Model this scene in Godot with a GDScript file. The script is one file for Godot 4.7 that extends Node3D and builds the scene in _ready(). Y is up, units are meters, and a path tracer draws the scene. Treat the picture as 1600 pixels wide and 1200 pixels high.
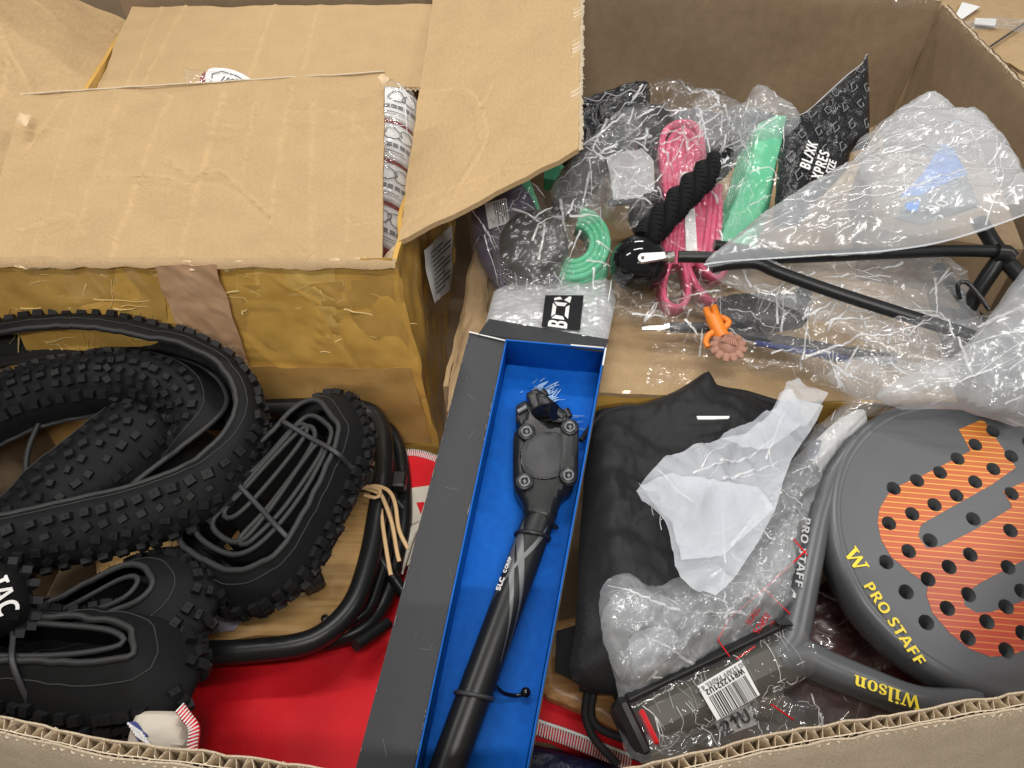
extends Node3D

# ---------------------------------------------------------------- geometry accumulator
class G:
	var st := SurfaceTool.new()
	var n := 0
	var grp := 1
	var poly := PackedVector2Array()
	var fr: F
	var hf: Callable
	var folds := 1.0
	var grain := 0.0
	var reach := 1.0
	func _init() -> void:
		st.begin(Mesh.PRIMITIVE_TRIANGLES)
	func sg(flat := false) -> void:
		grp += 1
		st.set_smooth_group(0xFFFFFFFF if flat else grp)
	func v(p: Vector3, uv := Vector2.ZERO) -> int:
		st.set_uv(uv)
		st.add_vertex(p)
		n += 1
		return n - 1
	func f(a: int, b: int, c: int) -> void:
		st.add_index(a)
		st.add_index(b)
		st.add_index(c)
	func tri(a: Vector3, b: Vector3, c: Vector3) -> void:
		f(v(a), v(b), v(c))
	func quad(a: Vector3, b: Vector3, c: Vector3, d: Vector3, uv := Rect2(0, 0, 1, 1)) -> void:
		sg(true)
		var i := v(a, uv.position)
		v(b, uv.position + Vector2(uv.size.x, 0))
		v(c, uv.end)
		v(d, uv.position + Vector2(0, uv.size.y))
		f(i, i + 1, i + 2)
		f(i, i + 2, i + 3)
	# rows of points; close joins the last column to the first
	func grid(rows: Array, close := false, flip := false, uv_scale := Vector2(1, 1)) -> void:
		sg()
		var base := n
		var w: int = rows[0].size()
		var m := w + 1 if close else w
		var lu := 0.0
		for i in rows.size():
			if i > 0:
				lu += (rows[i][0] as Vector3).distance_to(rows[i - 1][0])
			var lv := 0.0
			for j in m:
				if j > 0:
					lv += (rows[i][j % w] as Vector3).distance_to(rows[i][j - 1])
				v(rows[i][j % w], Vector2(lu, lv) * uv_scale)
		for i in rows.size() - 1:
			for j in m - 1:
				var a := base + i * m + j
				if flip:
					f(a, a + m, a + m + 1)
					f(a, a + m + 1, a + 1)
				else:
					f(a, a + m + 1, a + m)
					f(a, a + 1, a + m + 1)
	# tube along points; rx along the side direction, ry along the up direction
	func tube(pts: Array, r: float, sides := 10, closed := false, up := Vector3.UP, ry := -1.0, taper := 1.0, caps := true) -> void:
		var rows := []
		var c := pts.size()
		if ry < 0.0:
			ry = r
		var last_n := up
		for i in c:
			var a: Vector3 = pts[(i - 1 + c) % c] if closed or i > 0 else pts[0]
			var b: Vector3 = pts[(i + 1) % c] if closed or i < c - 1 else pts[c - 1]
			var t := (b - a).normalized()
			var side := t.cross(up)
			if side.length() < 0.05:
				side = t.cross(last_n)
				if side.length() < 0.05:
					side = t.cross(Vector3(0.3, 0.5, 0.8))
			side = side.normalized()
			var nn := side.cross(t).normalized()
			last_n = nn
			var k := lerpf(1.0, taper, float(i) / maxf(1, c - 1))
			var row := PackedVector3Array()
			for s in sides:
				var an := TAU * s / sides
				row.append((pts[i] as Vector3) + side * cos(an) * r * k + nn * sin(an) * ry * k)
			rows.append(row)
		if closed:
			rows.append(rows[0])
		grid(rows, true)
		if not closed and caps:
			for e in [0, c - 1]:
				sg()
				var ctr := v(pts[e])
				var base := n
				for s in sides:
					v(rows[e][s])
				for s in sides:
					if e == 0:
						f(ctr, base + s, base + (s + 1) % sides)
					else:
						f(ctr, base + (s + 1) % sides, base + s)
	# bevelled box in a transform; size along x, y, z
	func box(t: Transform3D, s: Vector3, bev := 0.0) -> void:
		var h := s * 0.5
		bev = minf(bev, minf(h.x, minf(h.y, h.z)) * 0.9)
		var ax := [Vector3(1, 0, 0), Vector3(0, 1, 0), Vector3(0, 0, 1)]
		for a in 3:
			var u: Vector3 = ax[(a + 1) % 3]
			var w: Vector3 = ax[(a + 2) % 3]
			var hu: float = absf(u.dot(h))
			var hw: float = absf(w.dot(h))
			var ha: float = absf((ax[a] as Vector3).dot(h))
			for sgn in [1.0, -1.0]:
				var c: Vector3 = ax[a] * ha * sgn
				var p := []
				for q in [[-1, -1], [1, -1], [1, 1], [-1, 1]]:
					p.append(t * (c + u * q[0] * (hu - bev) + w * q[1] * (hw - bev)))
				if sgn > 0:
					quad(p[0], p[3], p[2], p[1], Rect2(0, 0, hu * 2, hw * 2))
				else:
					quad(p[0], p[1], p[2], p[3], Rect2(0, 0, hu * 2, hw * 2))
		if bev > 0.0:
			for a in 3:
				var u: Vector3 = ax[(a + 1) % 3]
				var w: Vector3 = ax[(a + 2) % 3]
				var d: Vector3 = ax[a]
				for su in [1.0, -1.0]:
					for sw in [1.0, -1.0]:
						var la: float = d.dot(h) - bev
						var eu: Vector3 = u * su * (u.dot(h)) + w * sw * (w.dot(h) - bev)
						var ew: Vector3 = u * su * (u.dot(h) - bev) + w * sw * (w.dot(h))
						var q := [t * (eu + d * la), t * (ew + d * la), t * (ew - d * la), t * (eu - d * la)]
						if su * sw > 0:
							q.reverse()
						quad(q[3], q[2], q[1], q[0])
			for sx in [1.0, -1.0]:
				for sy in [1.0, -1.0]:
					for sz in [1.0, -1.0]:
						sg(true)
						var s3 := Vector3(sx, sy, sz)
						var a3 := t * (s3 * Vector3(h.x, h.y - bev, h.z - bev))
						var b3 := t * (s3 * Vector3(h.x - bev, h.y, h.z - bev))
						var c3 := t * (s3 * Vector3(h.x - bev, h.y - bev, h.z))
						if sx * sy * sz > 0:
							tri(a3, c3, b3)
						else:
							tri(a3, b3, c3)
	# frustum-like knob on a surface point: axes x (along), y (across), n (out)
	func knob(p: Vector3, x: Vector3, y: Vector3, nn: Vector3, lx: float, ly: float, h: float, tp := 0.82) -> void:
		var b := []
		var q := []
		for c in [[-1, -1], [1, -1], [1, 1], [-1, 1]]:
			b.append(p + x * c[0] * lx * 0.5 + y * c[1] * ly * 0.5 - nn * 0.001)
			q.append(p + x * c[0] * lx * 0.5 * tp + y * c[1] * ly * 0.5 * tp + nn * h)
		quad(q[0], q[1], q[2], q[3])
		for i in 4:
			quad(b[i], b[(i + 1) % 4], q[(i + 1) % 4], q[i])
	func lathe(t: Transform3D, prof: Array, sides := 24) -> void:
		var rows := []
		for p in prof:
			var row := PackedVector3Array()
			for s in sides:
				var a := TAU * s / sides
				row.append(t * Vector3(cos(a) * p[0], p[1], sin(a) * p[0]))
			rows.append(row)
		grid(rows, true, true)
	func mesh() -> ArrayMesh:
		st.generate_normals()
		return st.commit()

# a flat working frame in the scene
class F:
	var o: Vector3
	var x: Vector3
	var y: Vector3
	var n: Vector3
	func at(p: Vector2, h := 0.0) -> Vector3:
		return o + x * p.x + y * p.y + n * h
	func flat(p: Vector3) -> Vector2:
		return Vector2((p - o).dot(x), (p - o).dot(y))
	func up(h: float) -> F:
		var r := F.new()
		r.o = o + n * h
		r.x = x
		r.y = y
		r.n = n
		return r

const FOCAL := 1178.0
var eye := Vector3(0, 1.29, 0)
var cx := Vector3(1, 0, 0)
var cu := Vector3(0, 0.70711, -0.70711)
var cf := Vector3(0, -0.70711, -0.70711)
var rng := RandomNumberGenerator.new()
var used := {}
var M := {}
var nz := {}

# ---------------------------------------------------------------- surveying: sight lines of the photograph
func ray(u: float, v: float) -> Vector3:
	return cx * ((u - 800.0) / FOCAL) + cu * ((600.0 - v) / FOCAL) + cf
func pd(u: float, v: float, d: float) -> Vector3:
	return eye + ray(u, v) * d
func py(u: float, v: float, y: float) -> Vector3:
	var r := ray(u, v)
	return eye + r * ((y - eye.y) / r.y)
func frame(o: Vector3, n: Vector3, xh := Vector3(1, 0, 0)) -> F:
	var r := F.new()
	r.o = o
	r.n = n.normalized()
	r.x = (xh - r.n * xh.dot(r.n)).normalized()
	r.y = r.n.cross(r.x)
	return r
func frame3(a: Vector3, b: Vector3, c: Vector3) -> F:
	var n := (b - a).cross(c - a).normalized()
	if n.dot(eye - a) < 0:
		n = -n
	return frame(a, n, b - a)
func hit(f: F, u: float, v: float) -> Vector2:
	var r := ray(u, v)
	var t := (f.o - eye).dot(f.n) / r.dot(f.n)
	return f.flat(eye + r * t)
func hits(f: F, a: Array) -> PackedVector2Array:
	var out := PackedVector2Array()
	for i in range(0, a.size(), 2):
		out.append(hit(f, a[i], a[i + 1]))
	return out
func hits3(f: F, a: Array, h := 0.0) -> Array:
	var out := []
	for p in hits(f, a):
		out.append(f.at(p, h))
	return out

func flat2(_p, _e = 0.0) -> float:
	return 0.0

# ---------------------------------------------------------------- curves
func spline(pts: Array, sub: int, closed := false) -> Array:
	var out := []
	var c := pts.size()
	var segs := c if closed else c - 1
	for i in segs:
		var p0 = pts[(i - 1 + c) % c] if closed or i > 0 else pts[i] * 2.0 - pts[i + 1]
		var p1 = pts[i]
		var p2 = pts[(i + 1) % c]
		var p3 = pts[(i + 2) % c] if closed or i < c - 2 else p2 * 2.0 - p1
		for k in sub:
			var t := float(k) / sub
			out.append((p1 * 2.0 + (p2 - p0) * t + (p0 * 2.0 - p1 * 5.0 + p2 * 4.0 - p3) * t * t + (p1 * 3.0 - p0 - p2 * 3.0 + p3) * t * t * t) * 0.5)
	if not closed:
		out.append(pts[c - 1])
	return out
func smooth2(p: PackedVector2Array, sub := 4) -> PackedVector2Array:
	return PackedVector2Array(spline(Array(p), sub, true))
func even(pts: Array, step: float, closed := false) -> Array:
	var src := pts.duplicate()
	if closed:
		src.append(pts[0])
	var total := 0.0
	for i in src.size() - 1:
		total += src[i].distance_to(src[i + 1])
	var count := maxi(2, roundi(total / step))
	var out := []
	var acc := 0.0
	var k := 0
	var seg := 0.0
	for i in count + (0 if closed else 1):
		var want := total * i / count
		while k < src.size() - 2 and acc + src[k].distance_to(src[k + 1]) < want:
			acc += src[k].distance_to(src[k + 1])
			k += 1
		seg = src[k].distance_to(src[k + 1])
		out.append(src[k].lerp(src[k + 1], clampf((want - acc) / maxf(seg, 1e-9), 0, 1)))
	return out
func edge_dist(p: Vector2, poly: PackedVector2Array) -> float:
	var best := 1e9
	var c := poly.size()
	var a := poly[c - 1]
	for b in poly:
		var ab := b - a
		var t := clampf((p - a).dot(ab) / maxf(ab.length_squared(), 1e-12), 0.0, 1.0)
		best = minf(best, p.distance_squared_to(a + ab * t))
		a = b
	return sqrt(best)
func seg_dist(p: Vector2, a: Vector2, b: Vector2) -> float:
	var ab := b - a
	var t := clampf((p - a).dot(ab) / maxf(ab.length_squared(), 1e-12), 0.0, 1.0)
	return p.distance_to(a + ab * t)
func sm(x: float) -> float:
	x = clampf(x, 0, 1)
	return x * x * (3 - 2 * x)
func dome(e: float, w: float) -> float:
	var k := clampf(e / w, 0, 1)
	return sqrt(1.0 - (1.0 - k) * (1.0 - k))
func poly_line_dist(p: Vector2, ln: Array) -> float:
	var best := 1e9
	for i in ln.size() - 1:
		best = minf(best, seg_dist(p, ln[i], ln[i + 1]))
	return best

# ---------------------------------------------------------------- sheets: a polygon in a frame, finely meshed, raised by hf(p, distance to the edge)
func sheet(g: G, poly: PackedVector2Array, f: F, cell: float, hf: Callable, holes := [], flip := false) -> void:
	var lo := Vector2(1e9, 1e9)
	var hi := -lo
	for p in poly:
		lo = lo.min(p)
		hi = hi.max(p)
	lo -= Vector2(cell, cell)
	var nx := int((hi.x - lo.x) / cell) + 2
	var ny := int((hi.y - lo.y) / cell) + 2
	g.sg()
	var idx := PackedInt32Array()
	idx.resize((nx + 1) * (ny + 1))
	idx.fill(-1)
	var ed := PackedFloat32Array()
	ed.resize((nx + 1) * (ny + 1))
	for j in ny + 1:
		for i in nx + 1:
			var p := lo + Vector2(i, j) * cell
			var e := edge_dist(p, poly)
			if not Geometry2D.is_point_in_polygon(p, poly):
				e = -e
			var eh := e
			for h in holes:
				var dh: float = p.distance_to(h[0]) - h[1]
				eh = minf(eh, dh)
			ed[j * (nx + 1) + i] = eh
			if e > 0.0:
				idx[j * (nx + 1) + i] = g.v(f.at(p, hf.call(p, e)), p)
	var lim := cell * 1.5
	for j in ny:
		for i in nx:
			var k := j * (nx + 1) + i
			var c := [k, k + 1, k + nx + 2, k + nx + 1]
			var mn := 1e9
			var mx := -1e9
			for q in c:
				mn = minf(mn, ed[q])
				mx = maxf(mx, ed[q])
			if mx < -lim:
				continue
			if mn > lim or (mn > 0 and mn > cell):
				var a := idx[c[0]]
				var b := idx[c[1]]
				var d := idx[c[2]]
				var e2 := idx[c[3]]
				if flip:
					g.f(a, b, d)
					g.f(a, d, e2)
				else:
					g.f(a, d, b)
					g.f(a, e2, d)
				continue
			var p0 := lo + Vector2(i, j) * cell
			var sq := PackedVector2Array([p0, p0 + Vector2(cell, 0), p0 + Vector2(cell, cell), p0 + Vector2(0, cell)])
			var parts: Array = Geometry2D.intersect_polygons(sq, poly)
			for h in holes:
				if (h[0] as Vector2).distance_to(p0) < h[1] + cell * 2.0:
					var nxt := []
					for q in parts:
						nxt.append_array(Geometry2D.clip_polygons(q, h[2]))
					parts = nxt
			for q in parts:
				if q.size() < 3:
					continue
				var ti := Geometry2D.triangulate_polygon(q)
				if ti.is_empty():
					continue
				var base := g.n
				for p in q:
					g.v(f.at(p, hf.call(p, edge_dist(p, poly))), p)
				for t in range(0, ti.size(), 3):
					var a := ti[t]
					var b := ti[t + 1]
					var d := ti[t + 2]
					var cr: float = (q[b] - q[a]).cross(q[d] - q[a])
					if (cr > 0) == flip:
						g.f(base + a, base + b, base + d)
					else:
						g.f(base + a, base + d, base + b)
# the wall between two levels round an outline
func rim(g: G, poly: PackedVector2Array, f: F, h0: float, h1: float) -> void:
	var a := PackedVector3Array()
	var b := PackedVector3Array()
	for p in poly:
		a.append(f.at(p, h0))
		b.append(f.at(p, h1))
	g.grid([a, b], true)
func circle(c: Vector2, r: float, n := 20) -> PackedVector2Array:
	var o := PackedVector2Array()
	for i in n:
		o.append(c + Vector2(cos(TAU * i / n), sin(TAU * i / n)) * r)
	return o
# a slab of the given outline: top at h, bottom at h - t, softened edge
func plate(poly: PackedVector2Array, f: F, h: float, t: float, cell := 0.02, hf: Callable = flat2, edge := 0.0) -> G:
	var g := G.new()
	var top := func(p: Vector2, e: float) -> float:
		var k = h + (hf.call(p, e) if hf.is_valid() else 0.0)
		if edge > 0:
			k -= edge * (1.0 - dome(e, edge))
		return k
	sheet(g, poly, f, cell, top)
	var w0 := PackedVector3Array()
	var w1 := PackedVector3Array()
	for p in poly:
		w0.append(f.at(p, top.call(p, 0.0)))
		w1.append(f.at(p, h - t))
	g.grid([w0, w1], true)
	sheet(g, poly, f, cell * 2, func(_p, _e): return h - t, [], true)
	return g
# cushion: bulges up and down from its outline
func pillow(poly: PackedVector2Array, f: F, h: float, back: float, w: float, cell := 0.006, hf: Callable = flat2) -> G:
	var g := G.new()
	sheet(g, poly, f, cell, func(p, e): return h * dome(e, w) + (hf.call(p, e) * sm(e / 0.012) if hf.is_valid() else 0.0))
	if back > 0:
		sheet(g, poly, f, cell * 2, func(_p, e): return -back * dome(e, w), [], true)
	return g
func crumple(p: Vector2, fine := 1.0) -> float:
	return nz.cell.get_noise_2d(p.x * 0.8, p.y * 1.1) * 0.3 + nz.ridge.get_noise_2d(p.x * 0.8 + p.y * 0.5, p.y * 1.5 - p.x * 0.3) * 0.75 + nz.ridge.get_noise_2d(p.y * 1.9 + 4.0, p.x * 1.1 + p.y * 0.8) * 0.35 + nz.fine.get_noise_2d(p.x, p.y) * 0.16 * fine
# a film sheet with creases, draped: bulge over the middle
func film(a: Array, f: F, bulge: float, amp: float, off: Vector2, w := 0.05, cell := 0.0035, smoothed := 3, calm := 1.0) -> G:
	var poly := hits(f, a)
	if smoothed > 1:
		poly = smooth2(poly, smoothed)
	var g := G.new()
	g.hf = func(p, e): return bulge * dome(e, w) + crumple((p + off) * calm, calm) * amp * (0.35 + 0.65 * sm(e / 0.02))
	g.poly = poly
	g.fr = f
	g.grain = off.x * 2.3 + off.y
	sheet(g, poly, f, cell, g.hf)
	return g
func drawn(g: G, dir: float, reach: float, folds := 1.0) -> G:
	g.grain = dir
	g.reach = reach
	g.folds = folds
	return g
# fold lines of a film, their highlights put in as pale tubes and ribbons
func fold_glints(src: G, parent: Node3D) -> void:
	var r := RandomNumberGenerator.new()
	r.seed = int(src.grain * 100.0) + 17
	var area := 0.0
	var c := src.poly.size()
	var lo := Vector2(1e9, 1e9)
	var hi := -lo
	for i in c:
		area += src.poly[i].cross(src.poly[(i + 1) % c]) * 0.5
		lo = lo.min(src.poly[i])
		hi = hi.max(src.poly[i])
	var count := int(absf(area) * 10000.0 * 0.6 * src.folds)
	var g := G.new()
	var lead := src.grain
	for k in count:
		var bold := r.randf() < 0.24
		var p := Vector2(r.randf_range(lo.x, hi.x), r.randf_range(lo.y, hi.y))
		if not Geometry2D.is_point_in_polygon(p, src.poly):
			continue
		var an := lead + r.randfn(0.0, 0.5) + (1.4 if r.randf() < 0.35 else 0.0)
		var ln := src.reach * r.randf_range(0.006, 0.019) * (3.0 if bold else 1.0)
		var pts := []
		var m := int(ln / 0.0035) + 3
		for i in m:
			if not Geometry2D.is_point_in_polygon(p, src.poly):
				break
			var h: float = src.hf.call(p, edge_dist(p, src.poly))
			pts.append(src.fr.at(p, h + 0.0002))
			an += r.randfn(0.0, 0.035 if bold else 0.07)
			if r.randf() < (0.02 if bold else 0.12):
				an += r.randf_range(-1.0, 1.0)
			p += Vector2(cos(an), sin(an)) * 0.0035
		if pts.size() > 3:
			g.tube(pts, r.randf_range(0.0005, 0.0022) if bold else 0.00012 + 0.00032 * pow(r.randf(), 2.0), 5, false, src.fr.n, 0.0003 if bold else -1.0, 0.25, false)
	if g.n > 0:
		put(g, M.fold, "fold_glints", parent).set_meta("kind", "stuff")

# ---------------------------------------------------------------- objects
func numbered(called: String) -> String:
	if not used.has(called):
		used[called] = 0
		return called
	used[called] += 1
	return "%s_%03d" % [called, used[called]]
func thing(called: String, label: String, category: String, at := Vector3.ZERO, group := "") -> Node3D:
	var o := Node3D.new()
	o.name = numbered(called)
	o.position = at
	o.set_meta("label", label)
	o.set_meta("category", category)
	if group:
		o.set_meta("group", group)
	add_child(o)
	return o
func put(g, m: Material, called: String, parent: Node3D, label := "") -> MeshInstance3D:
	var o := MeshInstance3D.new()
	o.mesh = g.mesh() if g is G else g
	o.material_override = m
	var c := 0
	var nm := called
	while parent.has_node(nm):
		c += 1
		nm = "%s_%03d" % [called, c]
	o.name = nm
	parent.add_child(o)
	# shapes are worked out in world places; take the parents' places off again
	var t := Vector3.ZERO
	var q: Node = parent
	while q is Node3D and q != self:
		t += (q as Node3D).position
		q = q.get_parent()
	o.position = -t
	if label:
		o.set_meta("label", label)
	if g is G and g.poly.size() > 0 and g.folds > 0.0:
		fold_glints(g, o)
	return o
# a part placed under a part
func sub(g, m: Material, called: String, parent: Node3D) -> MeshInstance3D:
	return put(g, m, called, parent)
func letters(s: String, height: float, m: Material, parent: Node3D, f: F, at: Vector2, dir: Vector2, lift := 0.0006, called := "lettering", bold := true, serif := false, stretch := 1.0) -> MeshInstance3D:
	var t := TextMesh.new()
	t.text = s
	var sf := SystemFont.new()
	sf.font_names = PackedStringArray(["Droid Serif" if serif else "Droid Sans"])
	sf.font_weight = 700 if bold else 400
	t.font = sf
	t.font_size = 48
	t.pixel_size = height / 35.0
	t.depth = 0.0006
	t.curve_step = 2.0
	var o := put(t, m, called, parent)
	var x := (f.x * dir.x + f.y * dir.y).normalized()
	o.transform = Transform3D(Basis(x * stretch, f.n.cross(x), f.n), f.at(at, lift) + o.position)
	return o

# ---------------------------------------------------------------- materials
func lin(r: float, g: float, b: float) -> Color:
	return Color(r, g, b).linear_to_srgb()
func noise(freq: float, kind := FastNoiseLite.TYPE_SIMPLEX_SMOOTH, oct := 4, sd := 1, frac := FastNoiseLite.FRACTAL_FBM) -> FastNoiseLite:
	var k := FastNoiseLite.new()
	k.noise_type = kind
	k.frequency = freq
	k.fractal_type = frac
	k.fractal_octaves = oct
	k.seed = sd
	return k
func tex(k: FastNoiseLite, size := 512, ramp: Gradient = null, bump := 0.0, normalized := true) -> NoiseTexture2D:
	var t := NoiseTexture2D.new()
	t.width = size
	t.height = size
	t.seamless = true
	t.noise = k
	t.normalize = normalized
	if ramp:
		t.color_ramp = ramp
	if bump > 0:
		t.as_normal_map = true
		t.bump_strength = bump
	return t
func ramp2(a: Color, b: Color, c := Color(-1, 0, 0)) -> Gradient:
	var g := Gradient.new()
	g.set_color(0, a)
	g.set_color(1, b)
	if c.r >= 0:
		g.add_point(0.5, c)
	return g
func mat(c: Color, rough: float, metal := 0.0, spec := 0.5) -> StandardMaterial3D:
	var m := StandardMaterial3D.new()
	m.albedo_color = c
	m.roughness = rough
	m.metallic = metal
	m.metallic_specular = spec
	m.texture_filter = BaseMaterial3D.TEXTURE_FILTER_LINEAR_WITH_MIPMAPS
	return m
func tri_scale(m: StandardMaterial3D, s: float) -> StandardMaterial3D:
	m.uv1_triplanar = true
	m.uv1_world_triplanar = true
	m.uv1_scale = Vector3(s, s, s)
	return m
func clear(c: Color, alpha: float, rough: float, n: Texture2D, strength: float, s: float) -> StandardMaterial3D:
	var m := mat(Color(c, alpha), rough)
	m.transparency = BaseMaterial3D.TRANSPARENCY_ALPHA
	if n:
		m.normal_enabled = true
		m.normal_texture = n
		m.normal_scale = strength
	m.uv1_scale = Vector3(s, s, s)
	return m

func make_materials() -> void:
	nz.cell = noise(26.0, FastNoiseLite.TYPE_CELLULAR, 2, 7)
	nz.cell.cellular_return_type = FastNoiseLite.RETURN_DISTANCE2_SUB
	nz.cell.domain_warp_enabled = true
	nz.cell.domain_warp_amplitude = 0.02
	nz.cell.domain_warp_frequency = 18.0
	nz.ridge = noise(17.0, FastNoiseLite.TYPE_SIMPLEX_SMOOTH, 3, 5, FastNoiseLite.FRACTAL_RIDGED)
	nz.ridge.domain_warp_enabled = true
	nz.ridge.domain_warp_amplitude = 0.03
	nz.ridge.domain_warp_frequency = 10.0
	nz.fine = noise(90.0, FastNoiseLite.TYPE_SIMPLEX, 2, 3, FastNoiseLite.FRACTAL_RIDGED)
	nz.soft = noise(9.0, FastNoiseLite.TYPE_SIMPLEX_SMOOTH, 2, 11)
	nz.mid = noise(28.0, FastNoiseLite.TYPE_SIMPLEX_SMOOTH, 2, 12)
	var mott := tex(noise(0.02, FastNoiseLite.TYPE_SIMPLEX_SMOOTH, 5, 2), 512, ramp2(Color(0.925, 0.92, 0.91), Color(1, 1, 1)))
	var grit := tex(noise(0.35, FastNoiseLite.TYPE_SIMPLEX, 3, 4), 512, null, 1.2)
	var cell := noise(0.022, FastNoiseLite.TYPE_CELLULAR, 3, 9)
	cell.cellular_return_type = FastNoiseLite.RETURN_DISTANCE2_SUB
	cell.domain_warp_enabled = true
	cell.domain_warp_amplitude = 26.0
	cell.domain_warp_frequency = 0.012
	var crinkle := tex(cell, 1024, null, 9.0)
	var ridge := tex(noise(0.012, FastNoiseLite.TYPE_SIMPLEX_SMOOTH, 4, 21, FastNoiseLite.FRACTAL_RIDGED), 1024, null, 7.0)
	var cloth := tex(noise(0.5, FastNoiseLite.TYPE_VALUE, 2, 8), 256, null, 2.0)
	M.mott = mott
	# board of the bin and the cartons
	M.kraft = tri_scale(mat(lin(0.52, 0.37, 0.21), 0.85, 0, 0.25), 4.0)
	M.kraft.albedo_texture = mott
	M.kraft.normal_enabled = true
	M.kraft.normal_texture = grit
	M.kraft.normal_scale = 0.8
	M.kraft.detail_enabled = true
	M.kraft.detail_blend_mode = BaseMaterial3D.BLEND_MODE_MUL
	M.kraft.detail_albedo = tex(noise(0.11, FastNoiseLite.TYPE_SIMPLEX, 4, 71), 1024, ramp2(Color(0.80, 0.79, 0.77), Color(1, 1, 1), Color(0.95, 0.945, 0.94)))
	M.bin = M.kraft.duplicate()
	M.bin.albedo_color = lin(0.385, 0.285, 0.185)
	M.bin_out = M.kraft.duplicate()
	M.bin_out.albedo_color = lin(0.55, 0.45, 0.33)
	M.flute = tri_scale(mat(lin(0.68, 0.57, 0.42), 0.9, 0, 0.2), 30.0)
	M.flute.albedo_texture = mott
	M.torn = mat(lin(0.66, 0.50, 0.32), 0.95, 0, 0.2)
	# brown packing tape over board
	var streak := noise(0.02, FastNoiseLite.TYPE_SIMPLEX_SMOOTH, 4, 31)
	var stx := tex(streak, 512, ramp2(Color(0.91, 0.89, 0.85), Color(1, 1, 1)))
	M.taped = tri_scale(mat(lin(0.72, 0.44, 0.11), 0.14, 0, 0.55), 2.5)
	M.taped.albedo_texture = stx
	M.taped.normal_enabled = true
	M.taped.normal_texture = crinkle
	M.taped.normal_scale = 0.03
	M.taped.clearcoat_enabled = true
	M.taped.clearcoat = 0.5
	M.taped.clearcoat_roughness = 0.15
	M.taped2 = M.taped.duplicate()
	M.taped2.albedo_color = lin(0.58, 0.35, 0.12)
	M.paper_tape = M.taped.duplicate()
	M.paper_tape.albedo_color = lin(0.60, 0.38, 0.23)
	M.paper_tape.roughness = 0.45
	M.paper_tape.clearcoat = 0.1
	M.crease_glint = mat(lin(0.82, 0.60, 0.24), 0.2)  # pale tone of tape wrinkles, their glints put into the colour
	M.crease_board = tri_scale(mat(lin(0.57, 0.375, 0.18), 0.85, 0, 0.2), 4.0)
	M.crease_board.albedo_texture = mott
	# films
	M.film = clear(lin(0.85, 0.87, 0.88), 0.01, 0.07, ridge, 0.10, 4.0)
	M.film2 = clear(lin(0.85, 0.87, 0.88), 0.022, 0.09, ridge, 0.14, 4.0)
	M.film_flat = clear(lin(0.85, 0.87, 0.88), 0.08, 0.08, ridge, 0.2, 4.0)
	M.milky = clear(lin(0.82, 0.86, 0.90), 0.30, 0.16, ridge, 0.10, 3.0)
	M.milky2 = clear(lin(0.82, 0.86, 0.90), 0.22, 0.14, ridge, 0.12, 3.0)
	M.tissue = clear(lin(0.70, 0.74, 0.80), 0.52, 0.5, null, 0.0, 3.0)
	M.tissue_fold = clear(lin(0.72, 0.77, 0.84), 0.38, 0.5, null, 0.0, 3.0)
	M.wrap = clear(lin(0.9, 0.9, 0.9), 0.03, 0.04, ridge, 0.2, 7.0)
	M.fold = clear(lin(0.95, 0.96, 0.97), 0.4, 0.14, null, 0.0, 1.0)  # pale tone that puts the highlights of film folds into colour
	M.black_poly = mat(lin(0.012, 0.012, 0.014), 0.16)
	M.black_poly.normal_enabled = true
	M.black_poly.normal_texture = crinkle
	M.black_poly.normal_scale = 0.6
	M.black_poly.uv1_scale = Vector3(6, 6, 6)
	# rubber, plastics, metals
	M.rubber = tri_scale(mat(lin(0.0085, 0.0088, 0.0093), 0.58, 0, 0.24), 12.0)
	M.rubber.normal_enabled = true
	M.rubber.normal_texture = cloth
	M.rubber.normal_scale = 0.12
	M.rubber_in = mat(lin(0.009, 0.009, 0.0095), 0.7)
	M.bead = mat(lin(0.026, 0.027, 0.028), 0.5, 0, 0.4)
	M.knob = mat(lin(0.012, 0.012, 0.0127), 0.52, 0, 0.3)
	M.black = mat(lin(0.012, 0.012, 0.013), 0.4)
	M.black_gloss = mat(lin(0.006, 0.006, 0.007), 0.08)
	M.black_paint = mat(lin(0.012, 0.0127, 0.0135), 0.34, 0, 0.42)
	M.dark = mat(lin(0.03, 0.03, 0.034), 0.5)
	M.steel = mat(lin(0.62, 0.6, 0.57), 0.28, 1.0)
	M.bolt = mat(lin(0.13, 0.135, 0.14), 0.4, 1.0)
	M.white = mat(lin(0.78, 0.78, 0.77), 0.5)
	M.paper = mat(lin(0.74, 0.74, 0.73), 0.7, 0, 0.3)
	M.ink = mat(lin(0.02, 0.02, 0.022), 0.7, 0, 0.2)
	M.inkgrey = mat(lin(0.2, 0.2, 0.21), 0.7, 0, 0.2)
	M.pink = mat(lin(0.60, 0.06, 0.15), 0.42)
	M.green = mat(lin(0.10, 0.50, 0.27), 0.38)
	M.purple = mat(lin(0.085, 0.07, 0.115), 0.45)
	M.gray_band = mat(lin(0.12, 0.12, 0.13), 0.5)
	M.orange = mat(lin(0.80, 0.22, 0.02), 0.4)
	M.mauve = mat(lin(0.40, 0.20, 0.14), 0.6)
	M.red = mat(lin(0.66, 0.006, 0.014), 0.6, 0, 0.35)
	M.red.rim_enabled = true
	M.red.rim = 0.3
	M.red.normal_enabled = true
	M.red.normal_texture = cloth
	M.red.normal_scale = 0.4
	M.red.uv1_scale = Vector3(14, 14, 14)
	M.darkred = mat(lin(0.22, 0.02, 0.02), 0.5)
	M.cream = mat(lin(0.62, 0.57, 0.48), 0.8)
	M.navy = mat(lin(0.014, 0.022, 0.075), 0.3)
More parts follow.
